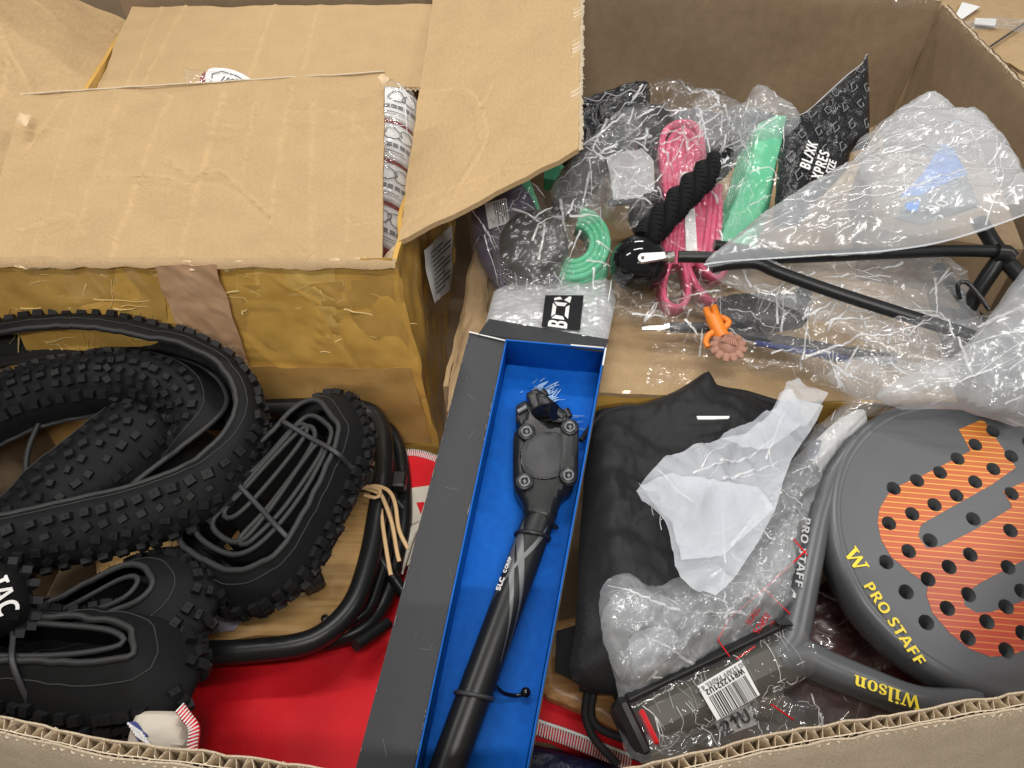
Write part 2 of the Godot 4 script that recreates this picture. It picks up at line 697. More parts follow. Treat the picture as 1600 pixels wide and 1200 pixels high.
	M.navy.normal_enabled = true
	M.navy.normal_texture = crinkle
	M.navy.normal_scale = 0.5
	M.navy.uv1_scale = Vector3(8, 8, 8)
	M.navy_mesh = mat(lin(0.03, 0.045, 0.2), 0.7)
	M.blue_card = mat(lin(0.006, 0.14, 0.58), 0.55, 0, 0.22)
	M.blue_card.normal_enabled = true
	M.blue_card.normal_texture = grit
	M.blue_card.normal_scale = 0.25
	M.blue_card.uv1_triplanar = true
	M.blue_card.uv1_world_triplanar = true
	M.blue_card.uv1_scale = Vector3(6, 6, 6)
	M.blue_card.albedo_texture = tex(noise(0.03, FastNoiseLite.TYPE_SIMPLEX_SMOOTH, 4, 51), 512, ramp2(Color(0.86, 0.86, 0.9), Color(1, 1, 1)))
	M.scuff = mat(lin(0.35, 0.55, 0.8), 0.5)
	M.blue_film = mat(lin(0.02, 0.27, 0.92), 0.35)
	# speckled charcoal card
	var sp := noise(0.42, FastNoiseLite.TYPE_SIMPLEX, 2, 61)
	M.char_card = tri_scale(mat(lin(0.07, 0.071, 0.076), 0.5, 0.0, 0.35), 7.0)
	M.char_card.albedo_texture = tex(sp, 512, ramp2(Color(0.62, 0.62, 0.64), Color(1, 1, 1)))
	M.char_card.normal_enabled = true
	M.char_card.normal_texture = grit
	M.char_card.normal_scale = 0.3
	# cloths
	M.nylon = mat(lin(0.011, 0.0112, 0.0125), 0.58, 0, 0.4)
	M.nylon.rim_enabled = true
	M.nylon.rim = 0.12
	M.nylon.normal_enabled = true
	M.nylon.normal_texture = cloth
	M.nylon.normal_scale = 0.45
	M.nylon.uv1_scale = Vector3(16, 16, 16)
	M.web = mat(lin(0.008, 0.008, 0.009), 0.8)
	M.cord = mat(lin(0.009, 0.009, 0.01), 0.75)
	# wood
	M.bamboo = wood(lin(0.62, 0.39, 0.16), lin(0.48, 0.27, 0.09), 41, 0.35)
	M.beech = wood(lin(0.55, 0.31, 0.13), lin(0.42, 0.21, 0.08), 42, 0.4)
	M.strap = mat(lin(0.58, 0.38, 0.19), 0.6)
	# silver bubble mailer
	M.mailer = mat(lin(0.62, 0.63, 0.64), 0.24, 0.35)
	M.mailer.normal_enabled = true
	M.mailer.normal_texture = ridge
	M.mailer.normal_scale = 0.5
	M.mailer.uv1_scale = Vector3(6, 6, 6)
	# racket
	M.racket = mat(lin(0.085, 0.09, 0.098), 0.34)
	M.racket_face = mat(lin(0.10, 0.105, 0.115), 0.42)
	M.racket_face.normal_enabled = true
	M.racket_face.normal_texture = grit
	M.racket_face.normal_scale = 0.12
	M.racket_face.uv1_scale = Vector3(14, 14, 14)
	M.hole = mat(lin(0.10, 0.103, 0.108), 0.6)
	M.yellow = mat(lin(0.80, 0.62, 0.03), 0.4)
	M.letter_grey = mat(lin(0.42, 0.42, 0.43), 0.4)
	M.grip = mat(lin(0.062, 0.058, 0.043), 0.5)
	M.logo_print = stripes()
	M.concrete = tri_scale(mat(lin(0.33, 0.32, 0.30), 0.7), 2.0)
	M.concrete.albedo_texture = mott

func wood(a: Color, b: Color, sd: int, rough: float) -> StandardMaterial3D:
	var w := 256
	var h := 512
	var k := noise(0.012, FastNoiseLite.TYPE_SIMPLEX_SMOOTH, 3, sd)
	var im := Image.create_empty(w, h, false, Image.FORMAT_RGB8)
	for y in h:
		for x in w:
			var t := k.get_noise_2d(x * 0.5, y * 7.0) * 0.8 + k.get_noise_2d(x * 0.08 + 90.0, y * 30.0) * 0.5
			var strip := 0.06 * sin(floor(y / 64.0) * 2.4)
			im.set_pixel(x, y, a.lerp(b, clampf(0.4 + t + strip, 0, 1)))
	var m := mat(Color.WHITE, rough)
	m.albedo_texture = ImageTexture.create_from_image(im)
	m.uv1_scale = Vector3(3.2, 3.2, 3.2)
	return m

# the printed stripes on the racket: red to orange, ruled in yellow; one unit of UV is one metre
func stripes() -> StandardMaterial3D:
	var s := 1024
	var im := Image.create_empty(s, s, false, Image.FORMAT_RGB8)
	var a := lin(0.42, 0.062, 0.045)
	var b := lin(0.56, 0.16, 0.035)
	var yl := lin(0.85, 0.55, 0.10)
	var ang := Vector2(cos(0.52), -sin(0.52))
	for y in s:
		for x in s:
			var p := Vector2(x, y) / s - Vector2(0.5, 0.5)
			var g := clampf(0.5 + (p.x * 0.35 + p.y * 0.9) * 1.5, 0, 1)
			var q := p.dot(Vector2(-ang.y, ang.x).normalized()) * 0.3 / 0.0052
			var fr := absf(q - roundf(q))
			var ln := 1.0 - smoothstep(0.05, 0.10, fr)
			im.set_pixel(x, y, a.lerp(b, g).lerp(yl, ln * (0.45 + 0.55 * g)))
	var m := mat(Color.WHITE, 0.4)
	m.albedo_texture = ImageTexture.create_from_image(im)
	m.uv1_scale = Vector3(1 / 0.3, 1 / 0.3, 1)
	m.uv1_offset = Vector3(0.5, 0.5, 0)
	return m

# ---------------------------------------------------------------- board panels
# four corners (going round), thickness, relief(p in metres from the first corner) along the normal
func panel(c00: Vector3, c10: Vector3, c11: Vector3, c01: Vector3, t: float, cell: float, hf: Callable = flat2, ragged := 0.0) -> G:
	var g := G.new()
	var lu := maxf(c00.distance_to(c10), c01.distance_to(c11))
	var lv := maxf(c00.distance_to(c01), c10.distance_to(c11))
	var nu := int(lu / cell) + 2
	var nv := int(lv / cell) + 2
	var nn := (c10 - c00).cross(c01 - c00).normalized()
	if nn.dot(eye - c00) < 0:
		nn = -nn
	var top := []
	var bot := []
	for j in nv + 1:
		var a := PackedVector3Array()
		var b := PackedVector3Array()
		for i in nu + 1:
			var s := float(i) / nu
			var r := float(j) / nv
			var p := c00.lerp(c10, s).lerp(c01.lerp(c11, s), r)
			var q := Vector2(s * lu, r * lv)
			var h: float = hf.call(q) if hf.is_valid() else 0.0
			if ragged > 0 and (i == 0 or i == nu or j == 0 or j == nv):
				p += (c10 - c00).normalized() * nz.mid.get_noise_2d(q.y * 0.9 + 7.0, q.x * 0.3) * ragged + (c01 - c00).normalized() * nz.mid.get_noise_2d(q.x * 0.9, q.y * 0.3 + 3.0) * ragged
			a.append(p + nn * h)
			b.append(p + nn * (h - t))
		top.append(a)
		bot.append(b)
	g.grid(top)
	g.grid(bot, false, true)
	for e in 4:
		var r0 := PackedVector3Array()
		var r1 := PackedVector3Array()
		if e < 2:
			var j := 0 if e == 0 else nv
			r0 = top[j]
			r1 = bot[j]
		else:
			var i := 0 if e == 2 else nu
			for j in nv + 1:
				r0.append(top[j][i])
				r1.append(bot[j][i])
		g.grid([r0, r1])
	return g

# relief of used board: faint flute ribs, dents and creases; creases: [[points], height, width]
# used board: print-free surface with soft flute marks, scuffs and the creases worn pale; also their relief
func creased(base: Color, lu: float, lv: float, creases: Array, sd: int) -> StandardMaterial3D:
	var w := 320
	var h := int(clampf(w * lu / lv, 160, 900))
	var lift := PackedFloat32Array()
	lift.resize(w * h)
	var pale := PackedFloat32Array()
	pale.resize(w * h)
	var r := RandomNumberGenerator.new()
	r.seed = sd
	var all := creases.duplicate()
	for k in 26:
		var p := Vector2(r.randf() * lu, r.randf() * lv)
		var an := r.randf() * TAU
		var l := [p]
		for q in 3:
			an += r.randfn(0, 0.3)
			l.append(l[-1] + Vector2(cos(an), sin(an)) * r.randf_range(0.004, 0.016))
		all.append([l, r.randf_range(-0.0005, 0.0005), r.randf_range(0.0006, 0.0014)])
	var sx := w / lv
	var sy := h / lu
	for c in all:
		var src: Array = []
		for q in c[0]:
			src.append(q)
		var line := even(spline(src, 6), 0.0006)
		var wide: float = c[2] * 1.5
		var ph := r.randf() * 50.0
		for i in line.size():
			var q: Vector2 = line[i] + Vector2(nz.fine.get_noise_2d(i * 0.0012, ph), nz.fine.get_noise_2d(i * 0.0012, ph + 9.0)) * 0.0014
			var k: float = clampf(0.75 + 0.9 * nz.mid.get_noise_2d(i * 0.0015, ph), 0.15, 1.2)
			var cxp := q.y * sx
			var cyp := q.x * sy
			var rad := int(wide * 2.2 * sx) + 1
			for dy in range(-rad, rad + 1):
				for dx in range(-rad, rad + 1):
					var px := int(cxp) + dx
					var yy := int(cyp) + dy
					if px < 0 or yy < 0 or px >= w or yy >= h:
						continue
					var d := Vector2((px - cxp) / sx, (yy - cyp) / sy).length()
					var e := exp(-d * d / (wide * wide)) * k
					var at := yy * w + px
					if e > absf(lift[at]):
						lift[at] = e * signf(c[1])
					pale[at] = maxf(pale[at], e * clampf(absf(c[1]) / 0.0016, 0.15, 1.0))
	var im := Image.create_empty(w, h, false, Image.FORMAT_RGB8)
	var hm := Image.create_empty(w, h, false, Image.FORMAT_RF)
	var fib := noise(0.5, FastNoiseLite.TYPE_SIMPLEX, 2, sd + 3)
	var blo := noise(0.012, FastNoiseLite.TYPE_SIMPLEX_SMOOTH, 4, sd + 5)
	for y in h:
		for x in w:
			var at := y * w + x
			var rib := 0.5 + 0.5 * sin(y / sy * TAU / 0.0078 + blo.get_noise_2d(x, y) * 1.5)
			var g := 0.955 + 0.055 * blo.get_noise_2d(x, y) + 0.075 * fib.get_noise_2d(x * 0.25, y) + 0.012 * rib
			var p := pale[at]
			if lift[at] > 0:
				g += 0.13 * p
			else:
				g += 0.09 * p - 0.22 * maxf(0.0, p - 0.62)
			var c := Color(base.r * g, base.g * g, base.b * (g - 0.02 * p))
			im.set_pixel(x, y, c.linear_to_srgb())
			hm.set_pixel(x, y, Color(0.5 + 0.4 * lift[at] * (0.4 + 0.6 * p) + 0.03 * rib + 0.08 * fib.get_noise_2d(x * 0.4, y), 0, 0))
	var m := mat(Color.WHITE, 0.85, 0, 0.25)
	m.albedo_texture = ImageTexture.create_from_image(im)
	m.heightmap_enabled = true
	m.heightmap_texture = ImageTexture.create_from_image(hm)
	m.heightmap_scale = 0.22
	m.uv1_scale = Vector3(1.0 / lv, 1.0 / lu, 1)
	return m
func lens2(q: Array) -> Vector2:
	return Vector2(maxf(q[0].distance_to(q[1]), q[3].distance_to(q[2])), maxf(q[0].distance_to(q[3]), q[1].distance_to(q[2])))

func worn(creases: Array, ribs := 0.0, along_x := false, wave := 0.002) -> Callable:
	return func(p: Vector2) -> float:
		var h: float = nz.soft.get_noise_2d(p.x, p.y) * wave + nz.mid.get_noise_2d(p.x, p.y) * wave * 0.25
		for c in creases:
			var d := poly_line_dist(p, c[0])
			if d < c[2] * 3.0:
				h += c[1] * exp(-d * d / (c[2] * c[2]))
		if ribs > 0:
			h += ribs * sin((p.y if along_x else p.x) * TAU / 0.008)
		return h

# board wall along a plan line: inner and outer liners with the fluting between them, open at the top edge
func board_wall(parent: Node3D, called: String, line: Array, tops: Array, bottom: float, outw: float, thick: float, drift: Array, deep_flute: bool) -> void:
	var pts := even(line, 0.006)
	var nn := pts.size()
	var inner_rows := []
	var outer_rows := []
	var mid_rows := []
	var heights := PackedFloat32Array()
	var lens := PackedFloat32Array()
	var acc := 0.0
	for i in nn:
		if i > 0:
			acc += (pts[i] as Vector3).distance_to(pts[i - 1])
		lens.append(acc)
	for i in nn:
		var k := lens[i] / acc * (tops.size() - 1)
		var a := int(minf(k, tops.size() - 2))
		heights.append(lerpf(tops[a], tops[a + 1], k - a) + nz.mid.get_noise_2d(lens[i] * 2.0, 4.0) * 0.002)
	var side := func(i: int) -> Vector3:
		var t: Vector3 = pts[mini(i + 1, nn - 1)] - pts[maxi(i - 1, 0)]
		return Vector3(-t.z, 0, t.x).normalized() * outw
	var levels := [0.0, 0.002, 0.006, 0.015, 0.03, 0.06, 0.1, 0.15, 0.2, 0.26, 0.33, 0.4, 0.5, 0.62]
	for lv in levels:
		var ri := PackedVector3Array()
		var ro := PackedVector3Array()
		for i in nn:
			var p: Vector3 = pts[i]
			var y := maxf(heights[i] - lv, bottom)
			var lean: Vector3 = (drift[0] as Vector3).lerp(drift[1], lens[i] / acc) * lv
			var bulge: float = nz.soft.get_noise_2d(lens[i] * 0.5, lv * 0.7) * 0.01 * sm(lv / 0.15)
			var q = Vector3(p.x, y, p.z) + lean + side.call(i) * bulge
			var pin: float = 0.0015 * (1.0 - sm(lv / 0.01)) + nz.mid.get_noise_2d(lens[i] * 1.5, 9.0) * 0.0012
			ri.append(q + side.call(i) * pin)
			ro.append(q + side.call(i) * (thick - pin))
		inner_rows.append(ri)
		outer_rows.append(ro)
	var g := G.new()
	for which in 2:
		var rows: Array = inner_rows if which == 0 else outer_rows
		g.grid(rows)
		var shifted := []
		for r in rows:
			var q := PackedVector3Array()
			for i in nn:
				q.append(r[i] + side.call(i) * (0.0009 if which == 0 else -0.0009))
			shifted.append(q)
		g.grid(shifted, false, true)
		g.grid([rows[0], shifted[0]])
	var wall := put(g, M.bin if not deep_flute else M.bin_out, called, parent)
	# fluting
	var w := G.new()
	var bands := [[0.0012, thick * 0.64, 0.0085], [thick * 0.66, thick - 0.0012, 0.0052]]
	for b in bands:
		var top := PackedVector3Array()
		var low := PackedVector3Array()
		var top2 := PackedVector3Array()
		var fine := even(line, b[2] / 8.0)
		for i in fine.size():
			var s := acc * i / (fine.size() - 1)
			var k := clampi(int(s / acc * (nn - 1)), 0, nn - 1)
			var jit: float = nz.mid.get_noise_2d(s * 4.0, 2.0)
			var ph = s / b[2] * TAU + jit * 0.9
			var wv := clampf(sin(ph) * 1.35, -1, 1) * 0.5 + 0.5
			var off := lerpf(b[0], b[1], wv)
			var y := heights[k] - 0.0012 - absf(nz.fine.get_noise_2d(s * 2.0, b[0] * 900.0)) * 0.0025
			var q = Vector3(fine[i].x, y, fine[i].z) + side.call(k) * off
			top.append(q)
			top2.append(q + side.call(k) * 0.0007)
			low.append(q - Vector3(0, 0.03, 0))
		w.grid([top, low])
		w.grid([top, top2])
	# middle liner
	var ml := PackedVector3Array()
	var ml2 := PackedVector3Array()
	var ml3 := PackedVector3Array()
	for i in nn:
		var q = Vector3((pts[i] as Vector3).x, heights[i] - 0.001, (pts[i] as Vector3).z) + side.call(i) * thick * 0.65
		ml.append(q)
		ml2.append(q + side.call(i) * 0.0006)
		ml3.append(q - Vector3(0, 0.03, 0))
	w.grid([ml3, ml, ml2])
	sub(w, M.flute, "fluting", wall)

# ---------------------------------------------------------------- the bin, the floor and the neighbours
func build_bin() -> void:
	var fl := G.new()
	fl.box(Transform3D(Basis(), Vector3(0, -0.05, -0.5)), Vector3(9, 0.1, 9))
	var floor_o := put(fl, M.concrete, "floor", self)
	floor_o.set_meta("kind", "structure")
	floor_o.set_meta("label", "grey concrete warehouse floor glimpsed past the near left corner of the bin")
	var b := thing("cardboard_bin", "very large open double-wall cardboard bin holding all the goods", "cardboard bin", Vector3(0.03, 0.02, -0.65))
	var t := 0.011
	board_wall(b, "near_wall", [Vector3(-0.252, 0, -0.152), Vector3(-0.2, 0, -0.1415), Vector3(-0.158, 0, -0.137), Vector3(-0.074, 0, -0.1266), Vector3(0.05, 0, -0.128), Vector3(0.128, 0, -0.1445), Vector3(0.267, 0, -0.166), Vector3(0.38, 0, -0.19)], [0.9, 0.9, 0.898, 0.9, 0.9], 0.1, 1.0, t, [Vector3(0, 0, 0.05), Vector3(0, 0, 0.05)], true)
	board_wall(b, "near_left_wall", [Vector3(-0.62, 0, -0.24), Vector3(-0.30, 0, -0.157), Vector3(-0.252, 0, -0.152)], [0.89, 0.895, 0.9], 0.1, 1.0, t, [Vector3.ZERO, Vector3.ZERO], true)
	board_wall(b, "near_right_wall", [Vector3(0.38, 0, -0.19), Vector3(0.62, 0, -0.42)], [0.9, 0.9], 0.1, 1.0, t, [Vector3.ZERO, Vector3.ZERO], true)
	board_wall(b, "right_wall", [Vector3(0.62, 0, -0.42), Vector3(0.616, 0, -0.89), Vector3(0.632, 0, -1.18)], [0.9, 0.9, 0.9], 0.1, 1.0, t, [Vector3.ZERO, Vector3(-0.06, 0, 0)], false)
	board_wall(b, "back_wall", [Vector3(0.632, 0, -1.18), Vector3(0.35, 0, -1.186), Vector3(-0.58, 0, -1.19)], [0.905, 0.925, 0.925, 0.92], 0.1, 1.0, t, [Vector3(-0.06, 0, 0), Vector3(0.03, 0, 0)], false)
	# left wall leans outwards
	var lw := G.new()
	var fl0 := Vector2(0, 0)
	var cr := [[[Vector2(0.05, 0.06), Vector2(0.16, 0.12), Vector2(0.2, 0.2)], 0.003, 0.003], [[Vector2(0.02, 0.2), Vector2(0.14, 0.11), Vector2(0.26, 0.05)], 0.004, 0.0025], [[Vector2(0.15, 0.35), Vector2(0.15, 0.02)], -0.002, 0.003]]
	put(panel(Vector3(-0.57, 0.86, -1.178), Vector3(-0.57, 0.86, -0.44), Vector3(-0.54, 0.2, -0.44), Vector3(-0.54, 0.2, -1.178), t, 0.012, worn([], 0.0, false, 0.003)), M.bin, "left_wall", b)
	var lf4 := [Vector3(-0.56, 0.862, -1.19), Vector3(-0.93, 1.06, -1.19), Vector3(-0.93, 1.06, -0.42), Vector3(-0.56, 0.862, -0.42)]
	var lcr := [[[Vector2(0.02, 0.30), Vector2(0.10, 0.2), Vector2(0.2, 0.06), Vector2(0.24, 0.0)], 0.003, 0.002], [[Vector2(0.02, 0.03), Vector2(0.1, 0.14), Vector2(0.2, 0.3), Vector2(0.3, 0.45)], -0.0025, 0.002], [[Vector2(0.06, 0.1), Vector2(0.13, 0.06), Vector2(0.16, 0.0)], 0.002, 0.0015], [[Vector2(0.1, 0.2), Vector2(0.06, 0.32), Vector2(0.07, 0.4)], 0.002, 0.002]]
	var lw5 := worn(lcr, 0.0, false, 0.005)
	var lfo := put(panel(lf4[0], lf4[1], lf4[2], lf4[3], t, 0.006, lw5), creased(Color(0.49, 0.342, 0.182), lens2(lf4).x, lens2(lf4).y, lcr, 104), "left_flap", b)
	var fb := G.new()
	fb.box(Transform3D(Basis(), Vector3(0.03, 0.06, -0.66)), Vector3(1.1, 0.012, 0.95))
	put(fb, M.bin, "bottom", b)
	# strip of clear tape over the back rim
	put(film([1392, -20, 1428, -14, 1436, 4, 1402, 16, 1394, 6], frame(pd(1415, 2, 1.1), Vector3(0, 0.5, 0.8)), 0.004, 0.003, Vector2(3, 1), 0.02, 0.003, 1), M.film2, "tape", b)
	# a torn packing strip hanging at the outside of the near wall
	# buried cartons carry the goods
	var low := thing("buried_carton", "plain brown carton deep in the bin beneath the red bag", "carton", Vector3(0, 0.07, -0.55))
	var lg := G.new()
	lg.box(Transform3D(Basis(), Vector3(-0.03, 0.315, -0.60)), Vector3(0.94, 0.49, 0.76), 0.004)
	put(lg, M.bin, "carton_body", low)
	# cartons standing outside, beyond the right wall
	var oc := thing("outside_carton", "tan carton with papers on its lid outside the bin, upper right", "carton", Vector3(0.95, 0.0, -1.2))
	var ob := G.new()
	ob.box(Transform3D(Basis(), Vector3(0.96, 0.40, -1.28)), Vector3(0.55, 0.78, 0.56), 0.004)
	put(ob, M.kraft, "carton_body", oc)
	var tf := frame(Vector3(0.8, 0.795, -1.2), Vector3.UP)
	var seam := G.new()
	var sp := hits3(tf, [1543, 76, 1640, 10], 0.0008)
	seam.tube(sp, 0.002, 5, false, Vector3.UP, 0.0006)
	put(seam, M.dark, "lid_seam", oc)
	put(plate(hits(tf, [1503, 5, 1531, 12, 1502, 32, 1493, 24]), tf, 0.002, 0.001), M.paper, "document", oc)
	put(plate(hits(tf, [1523, 31, 1556, 32, 1554, 43, 1521, 40]), tf, 0.003, 0.001), M.white, "sticker", oc)
	var tp := film([1500, 34, 1560, 26, 1600, 30, 1600, 52, 1560, 44, 1510, 48], tf.up(0.0035), 0.0, 0.002, Vector2(1, 7), 0.02, 0.004, 1)
	put(tp, M.film_flat, "clear_tape", oc)
	var nb := thing("outside_bin", "another tall brown bin standing behind the upper left corner", "cardboard bin", Vector3(-1.3, 0, -1.7))
	var ng := G.new()
	ng.box(Transform3D(Basis(), Vector3(-1.25, 0.62, -1.65)), Vector3(1.7, 1.24, 0.7), 0.005)
	put(ng, M.bin, "bin_body", nb)
	var oc2 := thing("outside_carton", "half open carton outside the bin beside its right wall", "carton", Vector3(0.9, 0, -0.85))
	var og := G.new()
	og.box(Transform3D(Basis(), Vector3(0.95, 0.36, -0.82)), Vector3(0.5, 0.70, 0.34), 0.004)
	put(og, M.bin, "carton_body", oc2)
	put(panel(pd(1546, 84, 1.0), pd(1640, 44, 1.0), pd(1640, 120, 0.9), pd(1592, 108, 0.93), 0.005, 0.01, worn([], 0.0, false, 0.003)), M.kraft, "flap", oc2)

func amber_crease_glints(g: G, f: F, lines: Array, hf: Callable) -> void:  # tape creases as pale lines; the bold ones stand for glare
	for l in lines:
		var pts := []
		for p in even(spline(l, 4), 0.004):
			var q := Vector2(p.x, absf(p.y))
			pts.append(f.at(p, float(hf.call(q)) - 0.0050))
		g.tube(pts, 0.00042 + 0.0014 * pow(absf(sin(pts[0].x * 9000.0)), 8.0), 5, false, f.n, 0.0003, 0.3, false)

# ---------------------------------------------------------------- the big taped carton
func build_carton() -> void:
	var A := Vector3(-0.535, 0.842, -0.622)   # front left top
	var B := Vector3(-0.116, 0.842, -0.620)   # front right top
	var C := Vector3(-0.104, 0.885, -1.165)   # back right top
	var D := Vector3(-0.56, 0.885, -1.165)
	var dn := Vector3(0, -0.36, 0)
	var c := thing("taped_carton", "large brown carton wrapped in shiny amber tape with its lid flaps ajar", "carton", Vector3(-0.33, 0.48, -0.89))
	var fr := [[[Vector2(0.0, 0.058), Vector2(0.2, 0.05), Vector2(0.41, 0.06)], 0.0015, 0.0015], [[Vector2(0.01, 0.13), Vector2(0.15, 0.125), Vector2(0.41, 0.14)], -0.0015, 0.003], [[Vector2(0.25, 0.08), Vector2(0.3, 0.16), Vector2(0.38, 0.25)], 0.0015, 0.0015], [[Vector2(0.32, 0.02), Vector2(0.36, 0.05), Vector2(0.34, 0.11)], 0.002, 0.0015], [[Vector2(0.38, 0), Vector2(0.36, 0.06), Vector2(0.40, 0.2)], -0.002, 0.003]]
	var wf0 := worn(fr, 0.0, false, 0.004)
	var wfr := func(p: Vector2) -> float: return wf0.call(p)
	put(panel(A, B, B + dn + Vector3(0.034, 0, 0.03), A + dn + Vector3(0, 0, 0.02), 0.005, 0.005, wfr), M.taped, "front_side", c)
	put(panel(B, C, C + dn, B + dn + Vector3(0.034, 0, 0.03), 0.005, 0.006, func(p: Vector2) -> float: return nz.soft.get_noise_2d(p.x, p.y) * 0.006), M.taped, "right_side", c)
	put(panel(D, A, A + dn, D + dn, 0.005, 0.02, worn([])), M.taped, "left_side", c)
	put(panel(D, C, C + dn, D + dn, 0.005, 0.02, worn([])), M.kraft, "back_side", c)
	put(panel(A + dn * 0.9, B + dn * 0.9, C + dn * 0.9, D + dn * 0.9, 0.005, 0.04, worn([])), M.bin, "bottom", c)
	# lower run of tape, its edge, and the pale upright strip
	var ff := frame3(A + Vector3(0, 0, 0.006), B + Vector3(0, 0, 0.006), A + dn + Vector3(0, 0, 0.026))
	var band := panel(ff.at(hit(ff, -40, 566)), ff.at(hit(ff, 642, 572)), ff.at(hit(ff, 676, 690)), ff.at(hit(ff, -40, 700)), 0.0004, 0.006, func(p): return 0.003 + nz.soft.get_noise_2d(p.x, p.y + 4.0) * 0.003, 0.002)
	put(band, M.taped2, "tape_band", c)
	var strip := panel(ff.at(hit(ff, 242, 412)), ff.at(hit(ff, 338, 412)), ff.at(hit(ff, 392, 575)), ff.at(hit(ff, 300, 575)), 0.0004, 0.004, func(p): return 0.0035 + nz.ridge.get_noise_2d(p.x * 1.2, p.y * 1.2) * 0.0016 + nz.cell.get_noise_2d(p.x, p.y) * 0.0016, 0.002)
	put(strip, M.paper_tape, "tape_strip", c)
	for q in [[-40, 428, 250, 424, 262, 520, -40, 528], [345, 452, 628, 440, 640, 566, 372, 560], [392, 414, 520, 412, 540, 570, 420, 572], [560, 408, 612, 408, 644, 570, 600, 572]]:
		var o0 := hit(ff, q[0], q[1])
		var off := Vector2(o0.x, absf(o0.y))
		var pc := []
		for k in 4:
			pc.append(ff.at(hit(ff, q[k * 2], q[k * 2 + 1])))
		put(panel(pc[0], pc[1], pc[2], pc[3], 0.0003, 0.006, func(p): return float(wfr.call(p + off)) - 0.0052, 0.001), M.taped3 if q[0] != 392 else M.taped4, "tape_run", c)
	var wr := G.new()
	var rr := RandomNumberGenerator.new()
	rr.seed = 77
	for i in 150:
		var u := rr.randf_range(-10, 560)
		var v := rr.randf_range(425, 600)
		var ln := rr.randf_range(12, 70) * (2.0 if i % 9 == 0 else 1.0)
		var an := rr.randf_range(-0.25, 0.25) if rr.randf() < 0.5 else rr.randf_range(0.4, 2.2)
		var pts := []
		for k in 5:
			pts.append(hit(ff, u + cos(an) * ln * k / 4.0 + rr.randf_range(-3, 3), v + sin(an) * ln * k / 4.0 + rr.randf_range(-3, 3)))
		amber_crease_glints(wr, ff, [pts], wfr)
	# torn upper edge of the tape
	var torn := put(wr, M.crease_glint, "tape_wrinkle_glints", c)  # tape wrinkles with the glare on them laid on as pale colour
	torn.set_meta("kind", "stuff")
	var tg := G.new()
	var e0 := PackedVector3Array()
	var e1 := PackedVector3Array()
	var e2 := PackedVector3Array()
	for i in 90:
		var s := i / 89.0
		var p := A.lerp(B, s)
		var w1 = nz.soft.get_noise_2d(s * 1.1, 1.0)
		var w2 = nz.mid.get_noise_2d(s * 0.22, 8.0)
		var w3 = nz.mid.get_noise_2d(s * 0.5, 5.0)
		e0.append(p + Vector3(0, 0.003 + w1 * 0.002, -0.003 + w2 * 0.003))
		e1.append(p + Vector3(0, 0.003 + w1 * 0.002, 0.005))
		e2.append(p + Vector3(0, -0.001 - maxf(0.0, w2) * 0.004 - absf(w3) * 0.002, 0.0075 + w1 * 0.003))
	tg.grid([e0, e1, e2])
	put(tg, M.kraft, "torn_edge", c)
	# lid flaps
	var f1 := [pd(-30, 412, 0.757), pd(597, 405, 0.757), pd(601, 112, 0.835), pd(33, 147, 0.83)]
	var fc := [[[Vector2(0.13, 0.0), Vector2(0.165, 0.2)], 0.0016, 0.0022], [[Vector2(0.2, 0.0), Vector2(0.215, 0.12), Vector2(0.225, 0.2)], 0.0018, 0.0022], [[Vector2(0.09, 0.02), Vector2(0.11, 0.2)], 0.0012, 0.002], [[Vector2(0.29, 0.04), Vector2(0.30, 0.2)], 0.0015, 0.002], [[Vector2(0.335, 0.0), Vector2(0.325, 0.19)], 0.0012, 0.002], [[Vector2(0.17, 0.12), Vector2(0.2, 0.097), Vector2(0.23, 0.1), Vector2(0.25, 0.085), Vector2(0.29, 0.045)], -0.0018, 0.0014], [[Vector2(0.1, 0.1), Vector2(0.17, 0.095), Vector2(0.2, 0.085)], -0.0012, 0.0013], [[Vector2(0.03, 0.04), Vector2(0.08, 0.055), Vector2(0.1, 0.03)], 0.0012, 0.0014], [[Vector2(0.3, 0.17), Vector2(0.36, 0.165), Vector2(0.39, 0.13)], 0.001, 0.0015], [[Vector2(0.18, 0.0), Vector2(0.185, 0.1)], -0.0007, 0.0008], [[Vector2(0.02, 0.14), Vector2(0.045, 0.2)], 0.0015, 0.0018], [[Vector2(0.21, 0.16), Vector2(0.25, 0.155)], 0.001, 0.0012], [[Vector2(0.05, 0.0), Vector2(0.065, 0.2)], 0.001, 0.0015], [[Vector2(0.255, 0.07), Vector2(0.262, 0.2)], 0.0012, 0.0016], [[Vector2(0.37, 0.02), Vector2(0.372, 0.18)], 0.001, 0.0018]]
	var w1 := worn(fc, 0.00006, false, 0.003)
	var fo1 := put(panel(f1[0], f1[1], f1[2], f1[3], 0.005, 0.0028, w1, 0.0010), creased(Color(0.49, 0.342, 0.182), lens2(f1).x, lens2(f1).y, fc, 101), "front_flap", c)
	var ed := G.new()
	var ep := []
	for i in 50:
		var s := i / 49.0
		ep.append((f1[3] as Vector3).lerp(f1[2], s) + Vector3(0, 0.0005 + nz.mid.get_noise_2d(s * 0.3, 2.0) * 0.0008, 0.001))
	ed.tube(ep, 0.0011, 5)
	put(ed, M.flute, "pale_edge_line", fo1)  # pale line added along the free edge to set it off
	var f2 := [pd(150, 138, 1.0), pd(662, 137, 1.0), pd(676, 6, 1.10), pd(206, 10, 1.10)]
